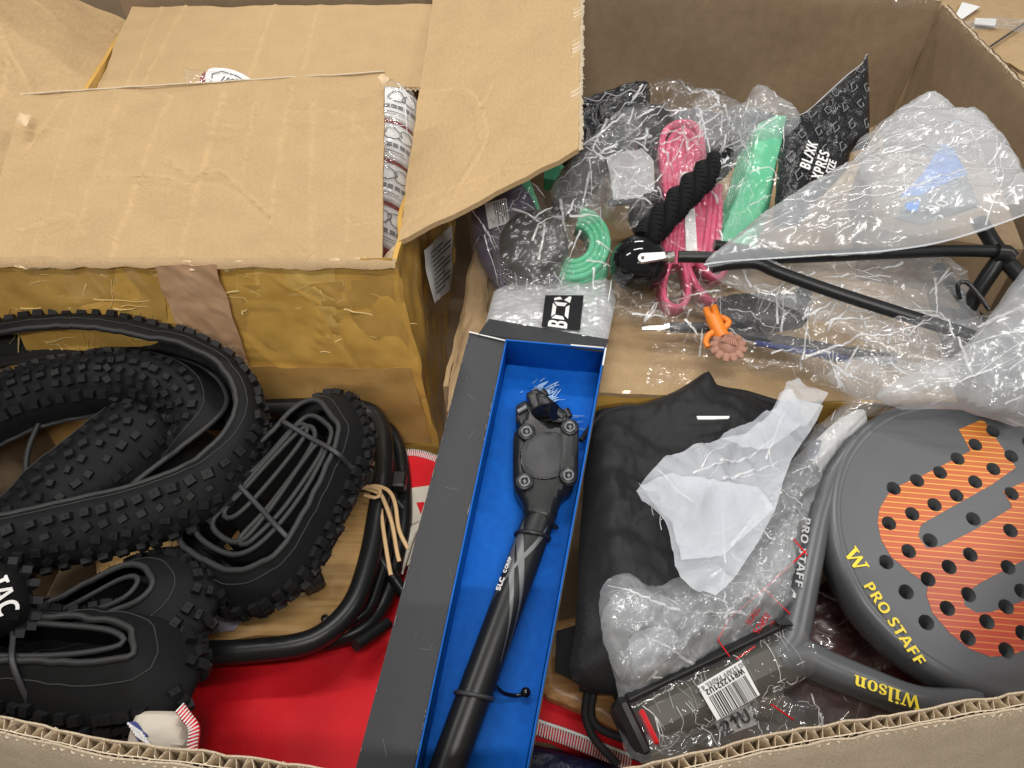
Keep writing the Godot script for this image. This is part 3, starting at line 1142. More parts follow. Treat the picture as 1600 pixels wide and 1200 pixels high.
	var bc := [[[Vector2(0.06, 0.0), Vector2(0.08, 0.2)], 0.002, 0.002], [[Vector2(0.2, 0.0), Vector2(0.21, 0.2)], 0.0015, 0.002], [[Vector2(0.27, 0.0), Vector2(0.275, 0.2)], 0.0015, 0.002], [[Vector2(0.1, 0.08), Vector2(0.35, 0.085)], 0.0008, 0.0015], [[Vector2(0.04, 0.0), Vector2(0.045, 0.2)], 0.0018, 0.0015]]
	var wb2 := worn(bc, 0.0, false, 0.003)
	var fo2 := put(panel(f2[0], f2[1], f2[2], f2[3], 0.005, 0.004, wb2, 0.0010), creased(Color(0.49, 0.342, 0.182), lens2(f2).x, lens2(f2).y, bc, 102), "back_flap", c)
	var f3 := [pd(622, 378, 0.775), pd(904, 232, 0.80), pd(908, -70, 1.04), pd(680, -30, 1.12)]
	var rc := [[[Vector2(0.0, 0.27), Vector2(0.06, 0.25), Vector2(0.085, 0.19), Vector2(0.095, 0.1), Vector2(0.06, 0.02)], 0.0018, 0.0016], [[Vector2(0.085, 0.19), Vector2(0.1, 0.24)], 0.0014, 0.0013], [[Vector2(0.05, 0.17), Vector2(0.09, 0.19)], -0.0014, 0.0013], [[Vector2(0.0, 0.03), Vector2(0.21, 0.02)], -0.002, 0.003], [[Vector2(0.0, 0.06), Vector2(0.16, 0.02)], 0.0012, 0.002]]
	var w3 := worn(rc, 0.0, false, 0.003)
	var flap3 := put(panel(f3[0], f3[1], f3[2], f3[3], 0.006, 0.0035, w3, 0.0012), creased(Color(0.49, 0.342, 0.182), lens2(f3).x, lens2(f3).y, rc, 103), "side_flap", c)
	# its raw right edge shows the corrugation
	var w := G.new()
	var r1 := PackedVector3Array()
	var r2 := PackedVector3Array()
	var r3 := PackedVector3Array()
	var nn: Vector3 = ((f3[1] - f3[0]) as Vector3).cross(f3[3] - f3[0]).normalized()
	if nn.y < 0:
		nn = -nn
	var ex: Vector3 = (f3[1] - f3[0]).normalized()
	for i in 220:
		var s := i / 219.0
		var p: Vector3 = (f3[1] as Vector3).lerp(f3[2], s) + ex * (0.0045 + nz.mid.get_noise_2d(s * 4.0, 6.0) * 0.003)
		var k := clampf(sin(s * 0.34 / 0.0065 * TAU) * 1.4, -1, 1) * 0.5 + 0.5
		r1.append(p - nn * (0.0006 + 0.0045 * k))
		r2.append(p - nn * (0.0012 + 0.0045 * k))
		r3.append(p - nn * (0.0006 + 0.0045 * k) - ex * 0.016)
	w.grid([r3, r1, r2])
	sub(w, M.flute, "fluting", flap3)
	var w2 := G.new()
	var q1 := PackedVector3Array()
	var q2 := PackedVector3Array()
	var q3 := PackedVector3Array()
	for i in 160:
		var s := i / 159.0
		var p: Vector3 = (f2[0] as Vector3).lerp(f2[1], s) + Vector3(0, 0.001, 0.003)
		var k := clampf(sin(s * 0.435 / 0.0065 * TAU) * 1.4, -1, 1) * 0.5 + 0.5
		q1.append(p - Vector3(0, 0.0006 + 0.0045 * k, 0))
		q2.append(p - Vector3(0, 0.0012 + 0.0045 * k, 0))
		q3.append(p - Vector3(0, 0.0006 + 0.0045 * k, 0.012))
	w2.grid([q3, q1, q2])
	sub(w2, M.flute, "fluting", c.get_node("back_flap"))
	# torn bits
	for bb in [[8, 340, 20, 290, 40, 285, 30, 330], [600, 115, 608, 120, 600, 140, 590, 120], [620, 380, 600, 400, 580, 412, 612, 406], [30, 175, 48, 180, 40, 196, 28, 194], [4, 412, 60, 408, 130, 413, 120, 419, 40, 421], [150, 409, 250, 408, 262, 414, 200, 416], [268, 408, 335, 407, 322, 418, 300, 424, 285, 416], [350, 409, 470, 404, 480, 410, 400, 416], [500, 405, 590, 402, 600, 410, 540, 414]]:
		var pf := frame(pd(bb[0], bb[1], 0.80 if bb[1] < 400 else 0.752), Vector3(0.1, 0.8, 0.5))
		var bits := G.new()
		sheet(bits, hits(pf, bb), pf, 0.004, func(p, _e): return nz.mid.get_noise_2d(p.x * 2.0, p.y * 2.0) * 0.006)
		put(bits, M.torn, "torn_board", c)
	# white sheet taped to the right side
	var sf := frame3(B + Vector3(0.004, 0, 0), C + Vector3(0.004, 0, 0), B + dn + Vector3(0.038, 0, 0.03))
	var lab := thing("shipping_label", "white printed sheet taped to the right side of the brown carton", "label", sf.at(hit(sf, 675, 410)))
	var la := [sf.at(hit(sf, 655, 392), 0.004), sf.at(hit(sf, 700, 352), 0.004), sf.at(hit(sf, 697, 452), 0.004), sf.at(hit(sf, 671, 474), 0.004)]
	put(panel(la[0], la[1], la[2], la[3], 0.0004, 0.008, func(p): return 0.002 + nz.soft.get_noise_2d(p.x, p.y) * 0.003), M.paper, "sheet", lab)
	var lt := G.new()
	for r in 10:
		var s := 0.12 + r * 0.08
		var a: Vector3 = (la[0] as Vector3).lerp(la[3], s).lerp((la[1] as Vector3).lerp(la[2], s), 0.12)
		var b: Vector3 = (la[0] as Vector3).lerp(la[3], s).lerp((la[1] as Vector3).lerp(la[2], s), 0.55 + 0.4 * absf(sin(r * 2.1)))
		lt.tube([a + sf.n * 0.004, b + sf.n * 0.004], 0.0011, 4, false, sf.n, 0.0003)
	put(lt, M.inkgrey, "print", lab)
	build_tubs(c)

# white tubs in the carton and the bagged lid on its back flap
func build_tubs(_c: Node3D) -> void:
	var p0 := pd(611, 176, 0.985)
	var p1 := pd(577, 425, 0.845)
	var ax := (p1 - p0).normalized()
	var step := p0.distance_to(p1) / 4.0
	var words := ["first", "second", "third", "lowest"]
	for i in 4:
		var at := p0 + ax * step * i
		var t := thing("white_tub", "%s white printed tub from the top of the row seen in the carton gap" % words[i], "tub", at, "white tubs packed in the taped carton")
		var te := (eye + Vector3(0.25, 0.1, 0) - at).normalized()
		var side := (te - ax * te.dot(ax)).normalized().rotated(ax, 0.9)
		var b := Basis(side, ax, side.cross(ax))
		var x := Transform3D(b, at)
		var g := G.new()
		g.lathe(x, [[0.0, 0.0], [0.040, 0.0], [0.042, 0.003], [0.043, step * 0.85], [0.041, step * 0.87], [0, step * 0.87]], 36)
		put(g, M.white, "body", t)
		var l := G.new()
		l.lathe(x, [[0.0, step * 0.88], [0.0385, step * 0.88], [0.0385, step * 0.985], [0, step * 0.985]], 36)
		put(l, M.darkred, "lid", t)
		var pr := G.new()
		# printed mark, bar and rules wrapped round the body
		for q in [[0.54, 0.63, 0.2, 1.6, true], [0.73, 0.745, 0.2, 1.4, false], [0.79, 0.80, 0.2, 1.5, false], [0.06, 0.075, 0.2, 1.6, false]]:
			var parts := 7 if q[4] else 1
			for k in parts:
				var a0: float = lerpf(q[2], q[3], (k + 0.06) / parts)
				var a1: float = lerpf(q[2], q[3], (k + (0.9 if k % 3 else 0.8)) / parts)
				var r0 := PackedVector3Array()
				var r1 := PackedVector3Array()
				for s in 7:
					var an := lerpf(a0, a1, s / 6.0)
					var d := Vector3(cos(an), 0, sin(an)) * 0.0437
					r0.append(x * (d + Vector3(0, step * q[0], 0)))
					r1.append(x * (d + Vector3(0, step * q[1], 0)))
				pr.grid([r0, r1])
		for k in 2:
			var ring := []
			for s in 15:
				var w := TAU * s / 14.0
				var an := 0.75 + cos(w) * (0.24 + 0.06 * sin(3 * w + i)) + 0.42 * k
				ring.append(x * (Vector3(cos(an), 0, sin(an)) * 0.0438 + Vector3(0, step * (0.30 + 0.14 * sin(w)), 0)))
			pr.tube(ring, 0.0007, 4, true, ax)
		put(pr, M.inkgrey, "print", t)
	var wrap := thing("clear_wrap", "clear wrinkled plastic wrap over the row of white tubs", "plastic wrap", p0)
	var wf := frame3(p0 + Vector3(0, 0.035, 0.03), p1 + Vector3(0, 0.035, 0.03), p0 + Vector3(0.04, 0.03, 0.02))
	put(film([585, 140, 640, 145, 652, 175, 640, 250, 628, 330, 612, 392, 570, 420, 560, 300], wf, 0.02, 0.006, Vector2(5, 2), 0.03), M.film2, "film", wrap)
	# bagged tub showing above the front flap
	var bp := pd(345, 128, 0.93)
	var bf := frame(bp, Vector3(0.05, 0.8, 0.6))
	var bag := thing("bagged_tub", "white lidded tub in a zip bag peeking over the front flap of the carton", "tub", bp)
	var disc := smooth2(hits(bf, [325, 165, 326, 118, 350, 112, 380, 120, 405, 140, 410, 165]), 4)
	put(plate(disc, bf, 0.012, 0.03, 0.012, flat2, 0.004), M.white, "lid", bag)
	var pr2 := G.new()
	pr2.tube(hits3(bf, [336, 140, 337, 124, 352, 120, 375, 127, 392, 138], 0.0125), 0.0007, 4, false, bf.n)
	for k in 5:
		pr2.tube(hits3(bf, [350 + k * 6, 136 - k, 356 + k * 7, 128 + k * 2], 0.0125), 0.0008, 4, false, bf.n)
	put(pr2, M.inkgrey, "print", bag)
	put(plate(hits(bf, [316, 160, 317, 128, 324, 118, 326, 160]), bf, 0.010, 0.012, 0.01), M.darkred, "red_edge", bag)
	put(film([284, 165, 286, 106, 330, 112, 348, 110, 385, 112, 410, 138, 414, 165], bf.up(0.012), 0.006, 0.005, Vector2(1, 9), 0.03, 0.003, 1), M.film2, "zip_bag", bag)

# ---------------------------------------------------------------- carton under the right hand heap
func build_support() -> void:
	var y := 0.72
	var a := py(700, 604, y)
	var b := py(1490, 634, y)
	var c := Vector3(0.59, y, -1.165)
	var d := py(757, 372, y)
	var o := thing("flat_carton", "brown carton with a shiny strip of clear tape under the bagged exercise bands", "carton", Vector3(0.2, 0.4, -0.85))
	var cr := [[[Vector2(0.06, 0.02), Vector2(0.065, 0.16)], -0.001, 0.0015], [[Vector2(0.1, 0.055), Vector2(0.115, 0.07), Vector2(0.113, 0.085)], -0.002, 0.0015]]
	put(panel(a, b, c, d, 0.005, 0.008, worn(cr, 0.0, false, 0.003)), M.kraft, "lid", o)
	put(panel(a + Vector3(0, -0.001, 0), b + Vector3(0, -0.001, 0), b + Vector3(0, -0.32, 0), a + Vector3(0, -0.32, 0), 0.005, 0.01, worn([], 0.0, false, 0.003)), M.taped, "front_side", o)
	put(panel(d, a, a + Vector3(0, -0.32, 0), d + Vector3(0, -0.32, 0), 0.005, 0.01, worn([], 0.0, false, 0.004)), M.kraft, "left_side", o)
	put(panel(b, c, c + Vector3(0, -0.32, 0), b + Vector3(0, -0.32, 0), 0.005, 0.02, worn([])), M.kraft, "right_side", o)
	var tf := frame(Vector3(0.1, y + 0.003, -0.6), Vector3.UP)
	var tp := G.new()
	sheet(tp, hits(tf, [1018, 530, 1120, 545, 1160, 600, 1140, 603, 1010, 603]), tf, 0.003, func(p, _e): return crumple(p * 1.7 + Vector2(2, 2)) * 0.0012)
	put(tp, M.film2, "clear_tape", o)
	# torn flap of the carton standing at its left, by the blue tray
	put(panel(pd(742, 395, 0.93), pd(756, 370, 0.96), pd(770, 560, 0.83), pd(700, 640, 0.77), 0.005, 0.006, worn([], 0.0, false, 0.006), 0.004), M.kraft, "torn_flap", o)

# ---------------------------------------------------------------- tyres
# strip of tyre carcass: centre path, per point width direction w; profile of Vector2(out, along w)
func tyre_part(parent: Node3D, path: Array, ws: Array, prof: Array, closed: bool, rows: Array, pitch: float, beads: Array, sd: int, centre: Vector3, swell: Array = []) -> void:
	var c := path.size()
	var outs := []
	for i in c:
		var t: Vector3 = (path[(i + 1) % c] if closed or i < c - 1 else path[i]) - (path[(i - 1 + c) % c] if closed or i > 0 else path[i])
		t = t.normalized()
		var w: Vector3 = ws[i]
		w = (w - t * w.dot(t)).normalized()
		ws[i] = w
		var o := t.cross(w).normalized()
		outs.append(o)
	# keep «out» pointing away from the centre of the coil
	var score := 0.0
	for i in c:
		score += (outs[i] as Vector3).dot(((path[i] as Vector3) - centre).normalized())
	if score < 0:
		for i in c:
			outs[i] = -outs[i]
	var sp := spline(prof, 4)
	var shell := G.new()
	var inner := G.new()
	var ra := []
	var rb := []
	for i in c:
		var a := PackedVector3Array()
		var b := PackedVector3Array()
		var wob: float = nz.soft.get_noise_2d(i * 0.004, sd) * 0.004 + nz.mid.get_noise_2d(i * 0.006, sd + 3.0) * 0.002
		for k in sp.size():
			var q: Vector2 = sp[k]
			var q2: Vector2 = sp[mini(k + 1, sp.size() - 1)] - sp[maxi(k - 1, 0)]
			var nn := Vector2(q2.y, -q2.x).normalized()
			if nn.x < 0 and absf(q.y) < 0.02:
				nn = -nn
			var sw: float = q.x * (swell[i] if swell.size() > 0 else 1.0)
			a.append((path[i] as Vector3) + outs[i] * (sw + wob) + ws[i] * q.y)
			b.append((path[i] as Vector3) + outs[i] * (sw + wob - 0.003) + ws[i] * q.y * 0.93)
		ra.append(a)
		rb.append(b)
	if closed:
		ra.append(ra[0])
		rb.append(rb[0])
	shell.grid(ra)
	inner.grid(rb, false, true)
	put(shell, M.rubber, "casing", parent)
	put(inner, M.rubber_in, "lining", parent)
	var bd := G.new()
	for e in beads:
		var pts := []
		var col: int = 0 if e == 0 else sp.size() - 1
		for i in c:
			pts.append(ra[i][col])
		bd.tube(pts, 0.0028, 7, closed, Vector3(0.1, 0.9, 0.3), 0.0022)
	put(bd, M.bead, "bead", parent)
	# fine ridge below the bead
	var kn := G.new()
	var r := RandomNumberGenerator.new()
	r.seed = sd
	for q in rows:
		# q: [profile position 0..1, length, width, height, phase, twist, whisker]
		var cf2: float = q[0] * (sp.size() - 1)
		var j := clampi(int(cf2), 0, sp.size() - 2)
		var fj := cf2 - j
		var run := pitch * float(q[4])
		for i in ra.size() - 1:
			var g0: Vector3 = (ra[i][j] as Vector3).lerp(ra[i][j + 1], fj)
			var g1: Vector3 = (ra[i + 1][j] as Vector3).lerp(ra[i + 1][j + 1], fj)
			run += g0.distance_to(g1)
			if run < pitch:
				continue
			run -= pitch
			var x := (g1 - g0).normalized()
			var y = ((ra[i][j + 1] as Vector3) - ra[i][j]).normalized()
			var nn := x.cross(y).normalized()
			var want: Vector3 = g0 - ((path[i % c] as Vector3) - outs[i % c] * 0.03 + ws[i % c] * prof[prof.size() / 2].y * 0.3)
			if nn.dot(want) < 0:
				nn = -nn
			y = nn.cross(x)
			var tw := r.randf_range(-0.15, 0.15) + float(q[5])
			kn.knob(g0, x.rotated(nn, tw), y.rotated(nn, tw), nn, q[1] * 0.88 * r.randf_range(0.8, 1.15), q[2] * 0.88 * r.randf_range(0.75, 1.2), q[3] * r.randf_range(0.7, 0.95))
			if q.size() > 6:
				kn.knob(g0 + nn * q[3] * 0.8, x, y, (nn + x * r.randf_range(-0.5, 0.5)).normalized(), 0.0006, 0.0006, r.randf_range(0.002, 0.006), 0.3)
	# moulded rib below the bead
	var rib := G.new()
	var rp := []
	for i in c:
		rp.append(ra[i][maxi(1, int(sp.size() * 0.16))])
	rib.tube(rp, 0.0007, 5, closed)
	put(rib, M.bead, "moulded_rib", parent)
	var ko := put(kn, M.knob, "tread_knobs", parent)
	ko.set_meta("kind", "stuff")

func folded_tyre(label: String, outline: Array, d_mid: Array, n: Vector3, height: float, flare: float, inner_loops: Array, ties: Array, sd: int, end_swell := 1.0, first := 0.42) -> Node3D:
	var f := frame(pd(d_mid[0], d_mid[1], d_mid[2]), n)
	var t := thing("folded_tyre", label, "bicycle tyre", f.o - f.n * height, "black knobbly bicycle tyres")
	var pts := even(smooth2(hits(f, outline), 5), 0.005, true)
	var ctr := Vector2.ZERO
	for p in pts:
		ctr += p / pts.size()
	var path := []
	var ws := []
	for p in pts:
		path.append(f.at(p, 0))
		ws.append(f.n)
	var fl := flare
	var swell := []
	var axis := hit(f, outline[0], outline[1])
	for p in pts:
		if p.distance_to(ctr) > axis.distance_to(ctr):
			axis = p
	axis = (axis - ctr).normalized()
	for p in pts:
		swell.append(1.0 + end_swell * pow(absf((p - ctr).normalized().dot(axis)), 6.0))
	var prof := [Vector2(0, 0), Vector2(fl * 0.35, -height * 0.18), Vector2(fl * 0.75, -height * 0.45), Vector2(fl, -height * 0.72), Vector2(fl * 0.8, -height * 0.93), Vector2(fl * 0.25, -height * 1.06), Vector2(-0.012, -height * 1.05)]
	tyre_part(t, path, ws, prof, true, [[first, 0.011, 0.009, 0.006, 0.0, 0.1, 1], [first + 0.085, 0.010, 0.008, 0.006, 0.5, 0.3, 1], [first + 0.17, 0.011, 0.008, 0.006, 0.05, -0.3], [first + 0.26, 0.010, 0.009, 0.006, 0.1, -0.3, 1], [first + 0.35, 0.010, 0.008, 0.005, 0.6, 0.2], [0.88, 0.010, 0.009, 0.005, 0.2, 0.1]], 0.0140, [0], sd, f.at(ctr), swell)
	# further turns of the folded casing inside the loop
	for il in inner_loops:
		var p2 := even(smooth2(hits(f, il), 5), 0.005, true)
		var top := PackedVector3Array()
		var low := PackedVector3Array()
		var tl := []
		for i in p2.size():
			var p: Vector2 = p2[i]
			top.append(f.at(p, -0.002))
			low.append(f.at(p + (p - ctr).normalized() * 0.004, -height * 0.8))
			tl.append(f.at(p, -0.001))
		var g := G.new()
		g.grid([top, low], true)
		put(g, M.rubber, "folded_sidewall", t)
		var b := G.new()
		b.tube(tl, 0.0026, 7, true, f.n, 0.0022)
		put(b, M.bead, "bead", t)
	for ti in ties:
		# two points across the loop: the tie runs down, over and down
		var a := hit(f, ti[0], ti[1])
		var b := hit(f, ti[2], ti[3])
		var dr := (b - a).normalized()
		var tp := [f.at(a - dr * fl * 1.05, -height * 0.95), f.at(a - dr * fl * 0.8, -height * 0.4), f.at(a - dr * 0.003, 0.003), f.at(a.lerp(b, 0.5), 0.001), f.at(b + dr * 0.003, 0.003), f.at(b + dr * fl * 0.8, -height * 0.4), f.at(b + dr * fl * 1.12, -height * 0.8), f.at(b + dr * fl * 0.8, -height * 1.05)]
		var g := G.new()
		var up := f.n
		g.tube(spline(tp, 5), 0.0024, 6, false, f.n.lerp(f.x * dr.x + f.y * dr.y, 0.35), 0.0008)
		put(g, M.dark, "cable_tie", t)
	return t

func build_tyres() -> void:
	# the coiled tyre
	var o := thing("coiled_tyre", "large knobbly tyre coiled in loose loops below the taped carton", "bicycle tyre", Vector3(-0.42, 0.66, -0.48), "black knobbly bicycle tyres")
	var ctl := [[-190, 640, 0.725], [-90, 560, 0.745], [40, 528, 0.755], [170, 520, 0.76], [290, 552, 0.755], [365, 610, 0.745], [388, 680, 0.735], [340, 752, 0.73], [240, 800, 0.725], [120, 830, 0.72], [-20, 858, 0.715], [-190, 860, 0.71]]
	var pts := []
	for q in ctl:
		pts.append(py(q[0], q[1], q[2]))
	var path := even(spline(pts, 8), 0.005)
	var ws := []
	for i in path.size():
		var s := float(i) / path.size()
		ws.append(Vector3(0.05, 0.92, lerpf(0.3, -0.62, sm((s - 0.3) / 0.35))).normalized())
	var prof := [Vector2(-0.008, 0.027), Vector2(0.002, 0.0265), Vector2(0.011, 0.021), Vector2(0.018, 0.009), Vector2(0.021, -0.007), Vector2(0.016, -0.022), Vector2(0.004, -0.03), Vector2(-0.010, -0.03)]
	var knobs := [[0.33, 0.012, 0.010, 0.006, 0.0, 0.1, 1], [0.45, 0.009, 0.007, 0.005, 0.5, 0.35], [0.55, 0.011, 0.009, 0.005, 0.05, -0.3, 1], [0.64, 0.009, 0.008, 0.005, 0.55, 0.3], [0.73, 0.011, 0.009, 0.006, 0.1, 0.1]]
	tyre_part(o, path, ws, prof, false, knobs, 0.0155, [0, 1], 3, Vector3(-0.42, 0.7, -0.48))
	# inner turn, tread upwards
	pts = []
	for q in [[-200, 760, 0.70], [-110, 690, 0.71], [-20, 640, 0.718], [80, 603, 0.728], [190, 590, 0.735], [275, 612, 0.732], [312, 668, 0.718], [302, 735, 0.70], [240, 790, 0.69]]:
		pts.append(py(q[0], q[1], q[2]))
	path = even(spline(pts, 8), 0.005)
	ws = []
	for i in path.size():
		var s := float(i) / path.size()
		ws.append(Vector3(0.3 - 1.0 * maxf(s - 0.55, 0.0), 0.25, -0.92).normalized() if s < 0.55 else Vector3(-0.2, 0.5 + (s - 0.55), -0.8).normalized())
	var prof2 := [Vector2(-0.02, 0.03), Vector2(0.004, 0.03), Vector2(0.017, 0.022), Vector2(0.025, 0.007), Vector2(0.025, -0.007), Vector2(0.017, -0.022), Vector2(0.002, -0.032), Vector2(-0.016, -0.034)]
	var kb := [[0.24, 0.010, 0.009, 0.005, 0.0, 0.2], [0.36, 0.011, 0.008, 0.005, 0.5, 0.3], [0.46, 0.009, 0.008, 0.005, 0.1, -0.3, 1], [0.54, 0.010, 0.008, 0.005, 0.6, 0.2], [0.64, 0.010, 0.009, 0.005, 0.2, 0.1], [0.76, 0.012, 0.011, 0.006, 0.5, 0.0]]
	tyre_part(o, path, ws, prof2, false, kb, 0.0150, [0, 1], 4, Vector3(-0.42, 0.6, -0.48))
	# the end that crosses the middle, tread towards us
	pts = []
	for q in [[40, 830, 0.685], [110, 762, 0.695], [180, 705, 0.705], [240, 655, 0.708], [290, 618, 0.69]]:
		pts.append(py(q[0], q[1], q[2]))
	path = even(spline(pts, 8), 0.005)
	ws = []
	for i in path.size():
		ws.append(Vector3(-0.75, 0.25, -0.6).normalized())
	tyre_part(o, path, ws, [Vector2(-0.02, 0.055), Vector2(0.002, 0.045), Vector2(0.014, 0.03), Vector2(0.021, 0.01), Vector2(0.021, -0.01), Vector2(0.012, -0.03), Vector2(-0.004, -0.045)], false, [[0.34, 0.010, 0.009, 0.005, 0.0, 0.3], [0.46, 0.012, 0.008, 0.005, 0.5, -0.4], [0.57, 0.009, 0.009, 0.005, 0.2, 0.5], [0.7, 0.011, 0.008, 0.005, 0.6, 0.2], [0.84, 0.011, 0.01, 0.005, 0.1, 0.0]], 0.0175, [0], 5, Vector3(-0.42, 0.5, -0.4))
	# bent-in bead on the left of the coil
	var bb := G.new()
	bb.tube(even(spline(hits3(frame(pd(80, 700, 0.78), Vector3(0, 0.8, 0.5)), [70, 640, 45, 700, 42, 740, 60, 775, 110, 770]), 6), 0.004), 0.003, 7)
	put(bb, M.bead, "bead", o)
	# folded tyres
	folded_tyre("folded knobbly tyre tied twice, lying on the wooden board of the stool", [468, 634, 496, 630, 521, 649, 532, 684, 496, 764, 446, 844, 406, 879, 361, 892, 296, 862, 281, 829, 306, 794, 376, 729, 431, 669], [406, 759, 0.69], Vector3(-0.30, 0.93, 0.12), 0.044, 0.011,
		[[481, 649, 506, 659, 516, 684, 476, 764, 416, 839, 366, 866, 316, 844, 306, 819, 336, 784, 406, 724, 451, 674], [476, 666, 491, 684, 456, 744, 406, 814, 371, 846, 338, 832, 334, 809, 376, 769, 426, 714], [466, 662, 478, 676, 431, 739, 381, 794, 356, 809, 352, 794, 396, 739, 441, 689], [494, 694, 502, 706, 446, 789, 401, 836, 381, 850, 374, 840, 416, 794, 466, 729]],
		[[446, 662, 522, 706], [368, 752, 442, 832]], 11, 1.6)
	folded_tyre("folded tyre wedged behind the nearest one, its beads making a sharp corner", [-120, 1010, -20, 985, 30, 968, 110, 926, 190, 884, 225, 884, 240, 912, 205, 944, 130, 972, 60, 992, -60, 1030], [120, 945, 0.635], Vector3(-0.28, 0.95, -0.05), 0.05, 0.027,
		[[-60, 1004, 30, 980, 110, 945, 190, 903, 215, 905, 190, 935, 110, 965, 30, 992]], [], 12, 0.55, 0.3)
	folded_tyre("nearest folded knobbly tyre, lying against the near wall at lower left", [-160, 982, -60, 966, 0, 958, 100, 962, 195, 972, 214, 988, 214, 1014, 198, 1028, 120, 1038, 0, 1034, -160, 1030], [80, 1000, 0.585], Vector3(-0.05, 0.97, -0.1), 0.05, 0.028,
		[[-120, 990, 0, 972, 100, 976, 170, 984, 194, 1000, 170, 1012, 100, 1022, 0, 1024, -120, 1016]], [[20, 960, 22, 1034]], 13, 0.5, 0.36)
	# lettered tyre at the left edge
	var lf := frame(pd(10, 930, 0.60), Vector3(0.45, 0.8, 0.35))
	var lt := thing("lettered_tyre", "piece of tyre sidewall with large white letters at the left edge", "bicycle tyre", lf.o, "black knobbly bicycle tyres")
	var ol := smooth2(hits(lf, [-60, 880, 20, 885, 48, 915, 52, 960, 30, 985, -60, 1000]), 4)
	put(pillow(ol, lf, 0.02, 0.02, 0.04), M.rubber, "casing", lt)
	var kg := G.new()
	for i in range(0, ol.size(), 2):
		var p := ol[i]
		kg.knob(lf.at(p * 0.97, 0.004), lf.x, lf.y, (lf.n + (lf.x * p.x + lf.y * p.y).normalized()).normalized(), 0.008, 0.007, 0.006)
	var ko := put(kg, M.knob, "tread_knobs", lt)
	ko.set_meta("kind", "stuff")
	var ld := hit(lf, 34, 962) - hit(lf, 12, 908)
	letters("IAC", 0.0145, M.white, lt, lf, hit(lf, 8, 935), ld, 0.021, "lettering", true, false, 0.9)

# ---------------------------------------------------------------- folding stool
func build_stool() -> void:
	var y := 0.655
	var t := thing("folding_stool", "folded stool of black steel tube round a light wooden board", "folding stool", Vector3(-0.28, 0.6, -0.45))
	var f := frame(Vector3(-0.3, y, -0.45), Vector3(0, 1, 0.03))
	var out := [150, 640, 340, 640, 480, 636, 560, 638, 592, 660, 600, 720, 590, 800, 575, 880, 548, 950, 490, 1000, 400, 1016, 300, 1020, 120, 1020]
	var g := G.new()
	g.tube(even(spline(hits3(f, out), 6), 0.004), 0.0105, 14, false)
	put(g, M.black_paint, "tube_frame", t)
	var g2 := G.new()
	g2.tube(even(spline(hits3(f.up(-0.035), [300, 660, 480, 655, 585, 660, 622, 700, 632, 800, 618, 880, 600, 940, 560, 985, 480, 1008, 330, 1030]), 6), 0.004), 0.0085, 12, false)
	put(g2, M.black_paint, "leg_frame", t)
	var g3 := G.new()
	g3.tube(even(spline(hits3(f.up(-0.02), [330, 665, 540, 662, 600, 690, 612, 760, 606, 850, 590, 915, 560, 965, 440, 1010]), 6), 0.004), 0.006, 10, false)
	put(g3, M.black_paint, "leg_frame", t)
	for q in [[560, 705, 625, 770], [585, 850, 628, 905], [552, 1000, 600, 950]]:
		var h := G.new()
		h.tube([f.at(hit(f, q[0], q[1]), -0.012), f.at(hit(f, q[2], q[3]), -0.032)], 0.006, 8)
		put(h, M.black_paint, "brace", t)
	var bf := f.up(-0.022)
	var bd := smooth2(hits(bf, [180, 705, 540, 716, 592, 722, 606, 745, 600, 860, 578, 940, 540, 985, 490, 994, 400, 990, 180, 996]), 3)
	put(plate(bd, bf, 0.0, 0.010, 0.02, flat2, 0.003), M.bamboo, "seat_board", t)
	# bolt heads and the white label on the far bar
	var b := G.new()
	b.lathe(Transform3D(Basis(), bf.at(hit(bf, 508, 967), 0.0)), [[0.004, 0], [0.0038, 0.002], [0.002, 0.0032], [0, 0.0034]], 16)
	put(b, M.bolt, "screw", t)
	var b2 := G.new()
	b2.lathe(Transform3D(Basis(), f.at(hit(f, 597, 735), -0.02)), [[0.004, 0], [0.0035, 0.002], [0, 0.0032]], 12)
	put(b2, M.bolt, "screw", t)
	var cross := G.new()
	cross.box(Transform3D(Basis(), f.at(hit(f, 545, 742), -0.012)), Vector3(0.12, 0.014, 0.02), 0.002)
	put(cross, M.black, "cross_bar", t)
	put(plate(hits(f, [565, 716, 578, 716, 575, 734, 562, 734]), f, 0.001, 0.001), M.white, "sticker", t)
	var foot := G.new()
	foot.box(Transform3D(Basis().rotated(Vector3.UP, 0.5), f.at(hit(f, 478, 880), -0.010)), Vector3(0.02, 0.016, 0.05), 0.003)
	put(foot, M.black, "catch", t)
	var pp := thing("lilac_paper", "pale lilac paper corner on the stool board beside the folded tyres", "paper", bf.at(hit(bf, 370, 940), 0.0))
	var lf := bf.up(0.004)
	put(plate(hits(lf, [300, 940, 330, 900, 432, 880, 420, 915, 366, 985, 320, 990]), lf, 0.0, 0.0008, 0.01, func(p, _e): return nz.soft.get_noise_2d(p.x, p.y) * 0.003), M.lilac, "sheet", pp)
	# tan elastic tied round the side tube
	var s := thing("elastic_band", "tan elastic knotted round the black side tube of the stool", "elastic band", f.at(hit(f, 588, 790), 0.01))
	for q in [[[556, 772, 575, 775, 596, 783, 603, 795, 615, 830, 622, 870, 626, 888], 0.013], [[570, 776, 590, 772, 610, 780, 620, 800, 626, 840, 640, 870], 0.015], [[575, 772, 596, 778, 592, 790, 572, 786], 0.0145], [[596, 795, 600, 830, 606, 870, 612, 905], 0.008], [[600, 785, 612, 815, 618, 850], 0.010]]:
		var e := G.new()
		e.tube(even(spline(hits3(f, q[0], q[1]), 6), 0.004), 0.0022, 6, false, f.n, 0.0007)
		put(e, M.strap, "strand", s)

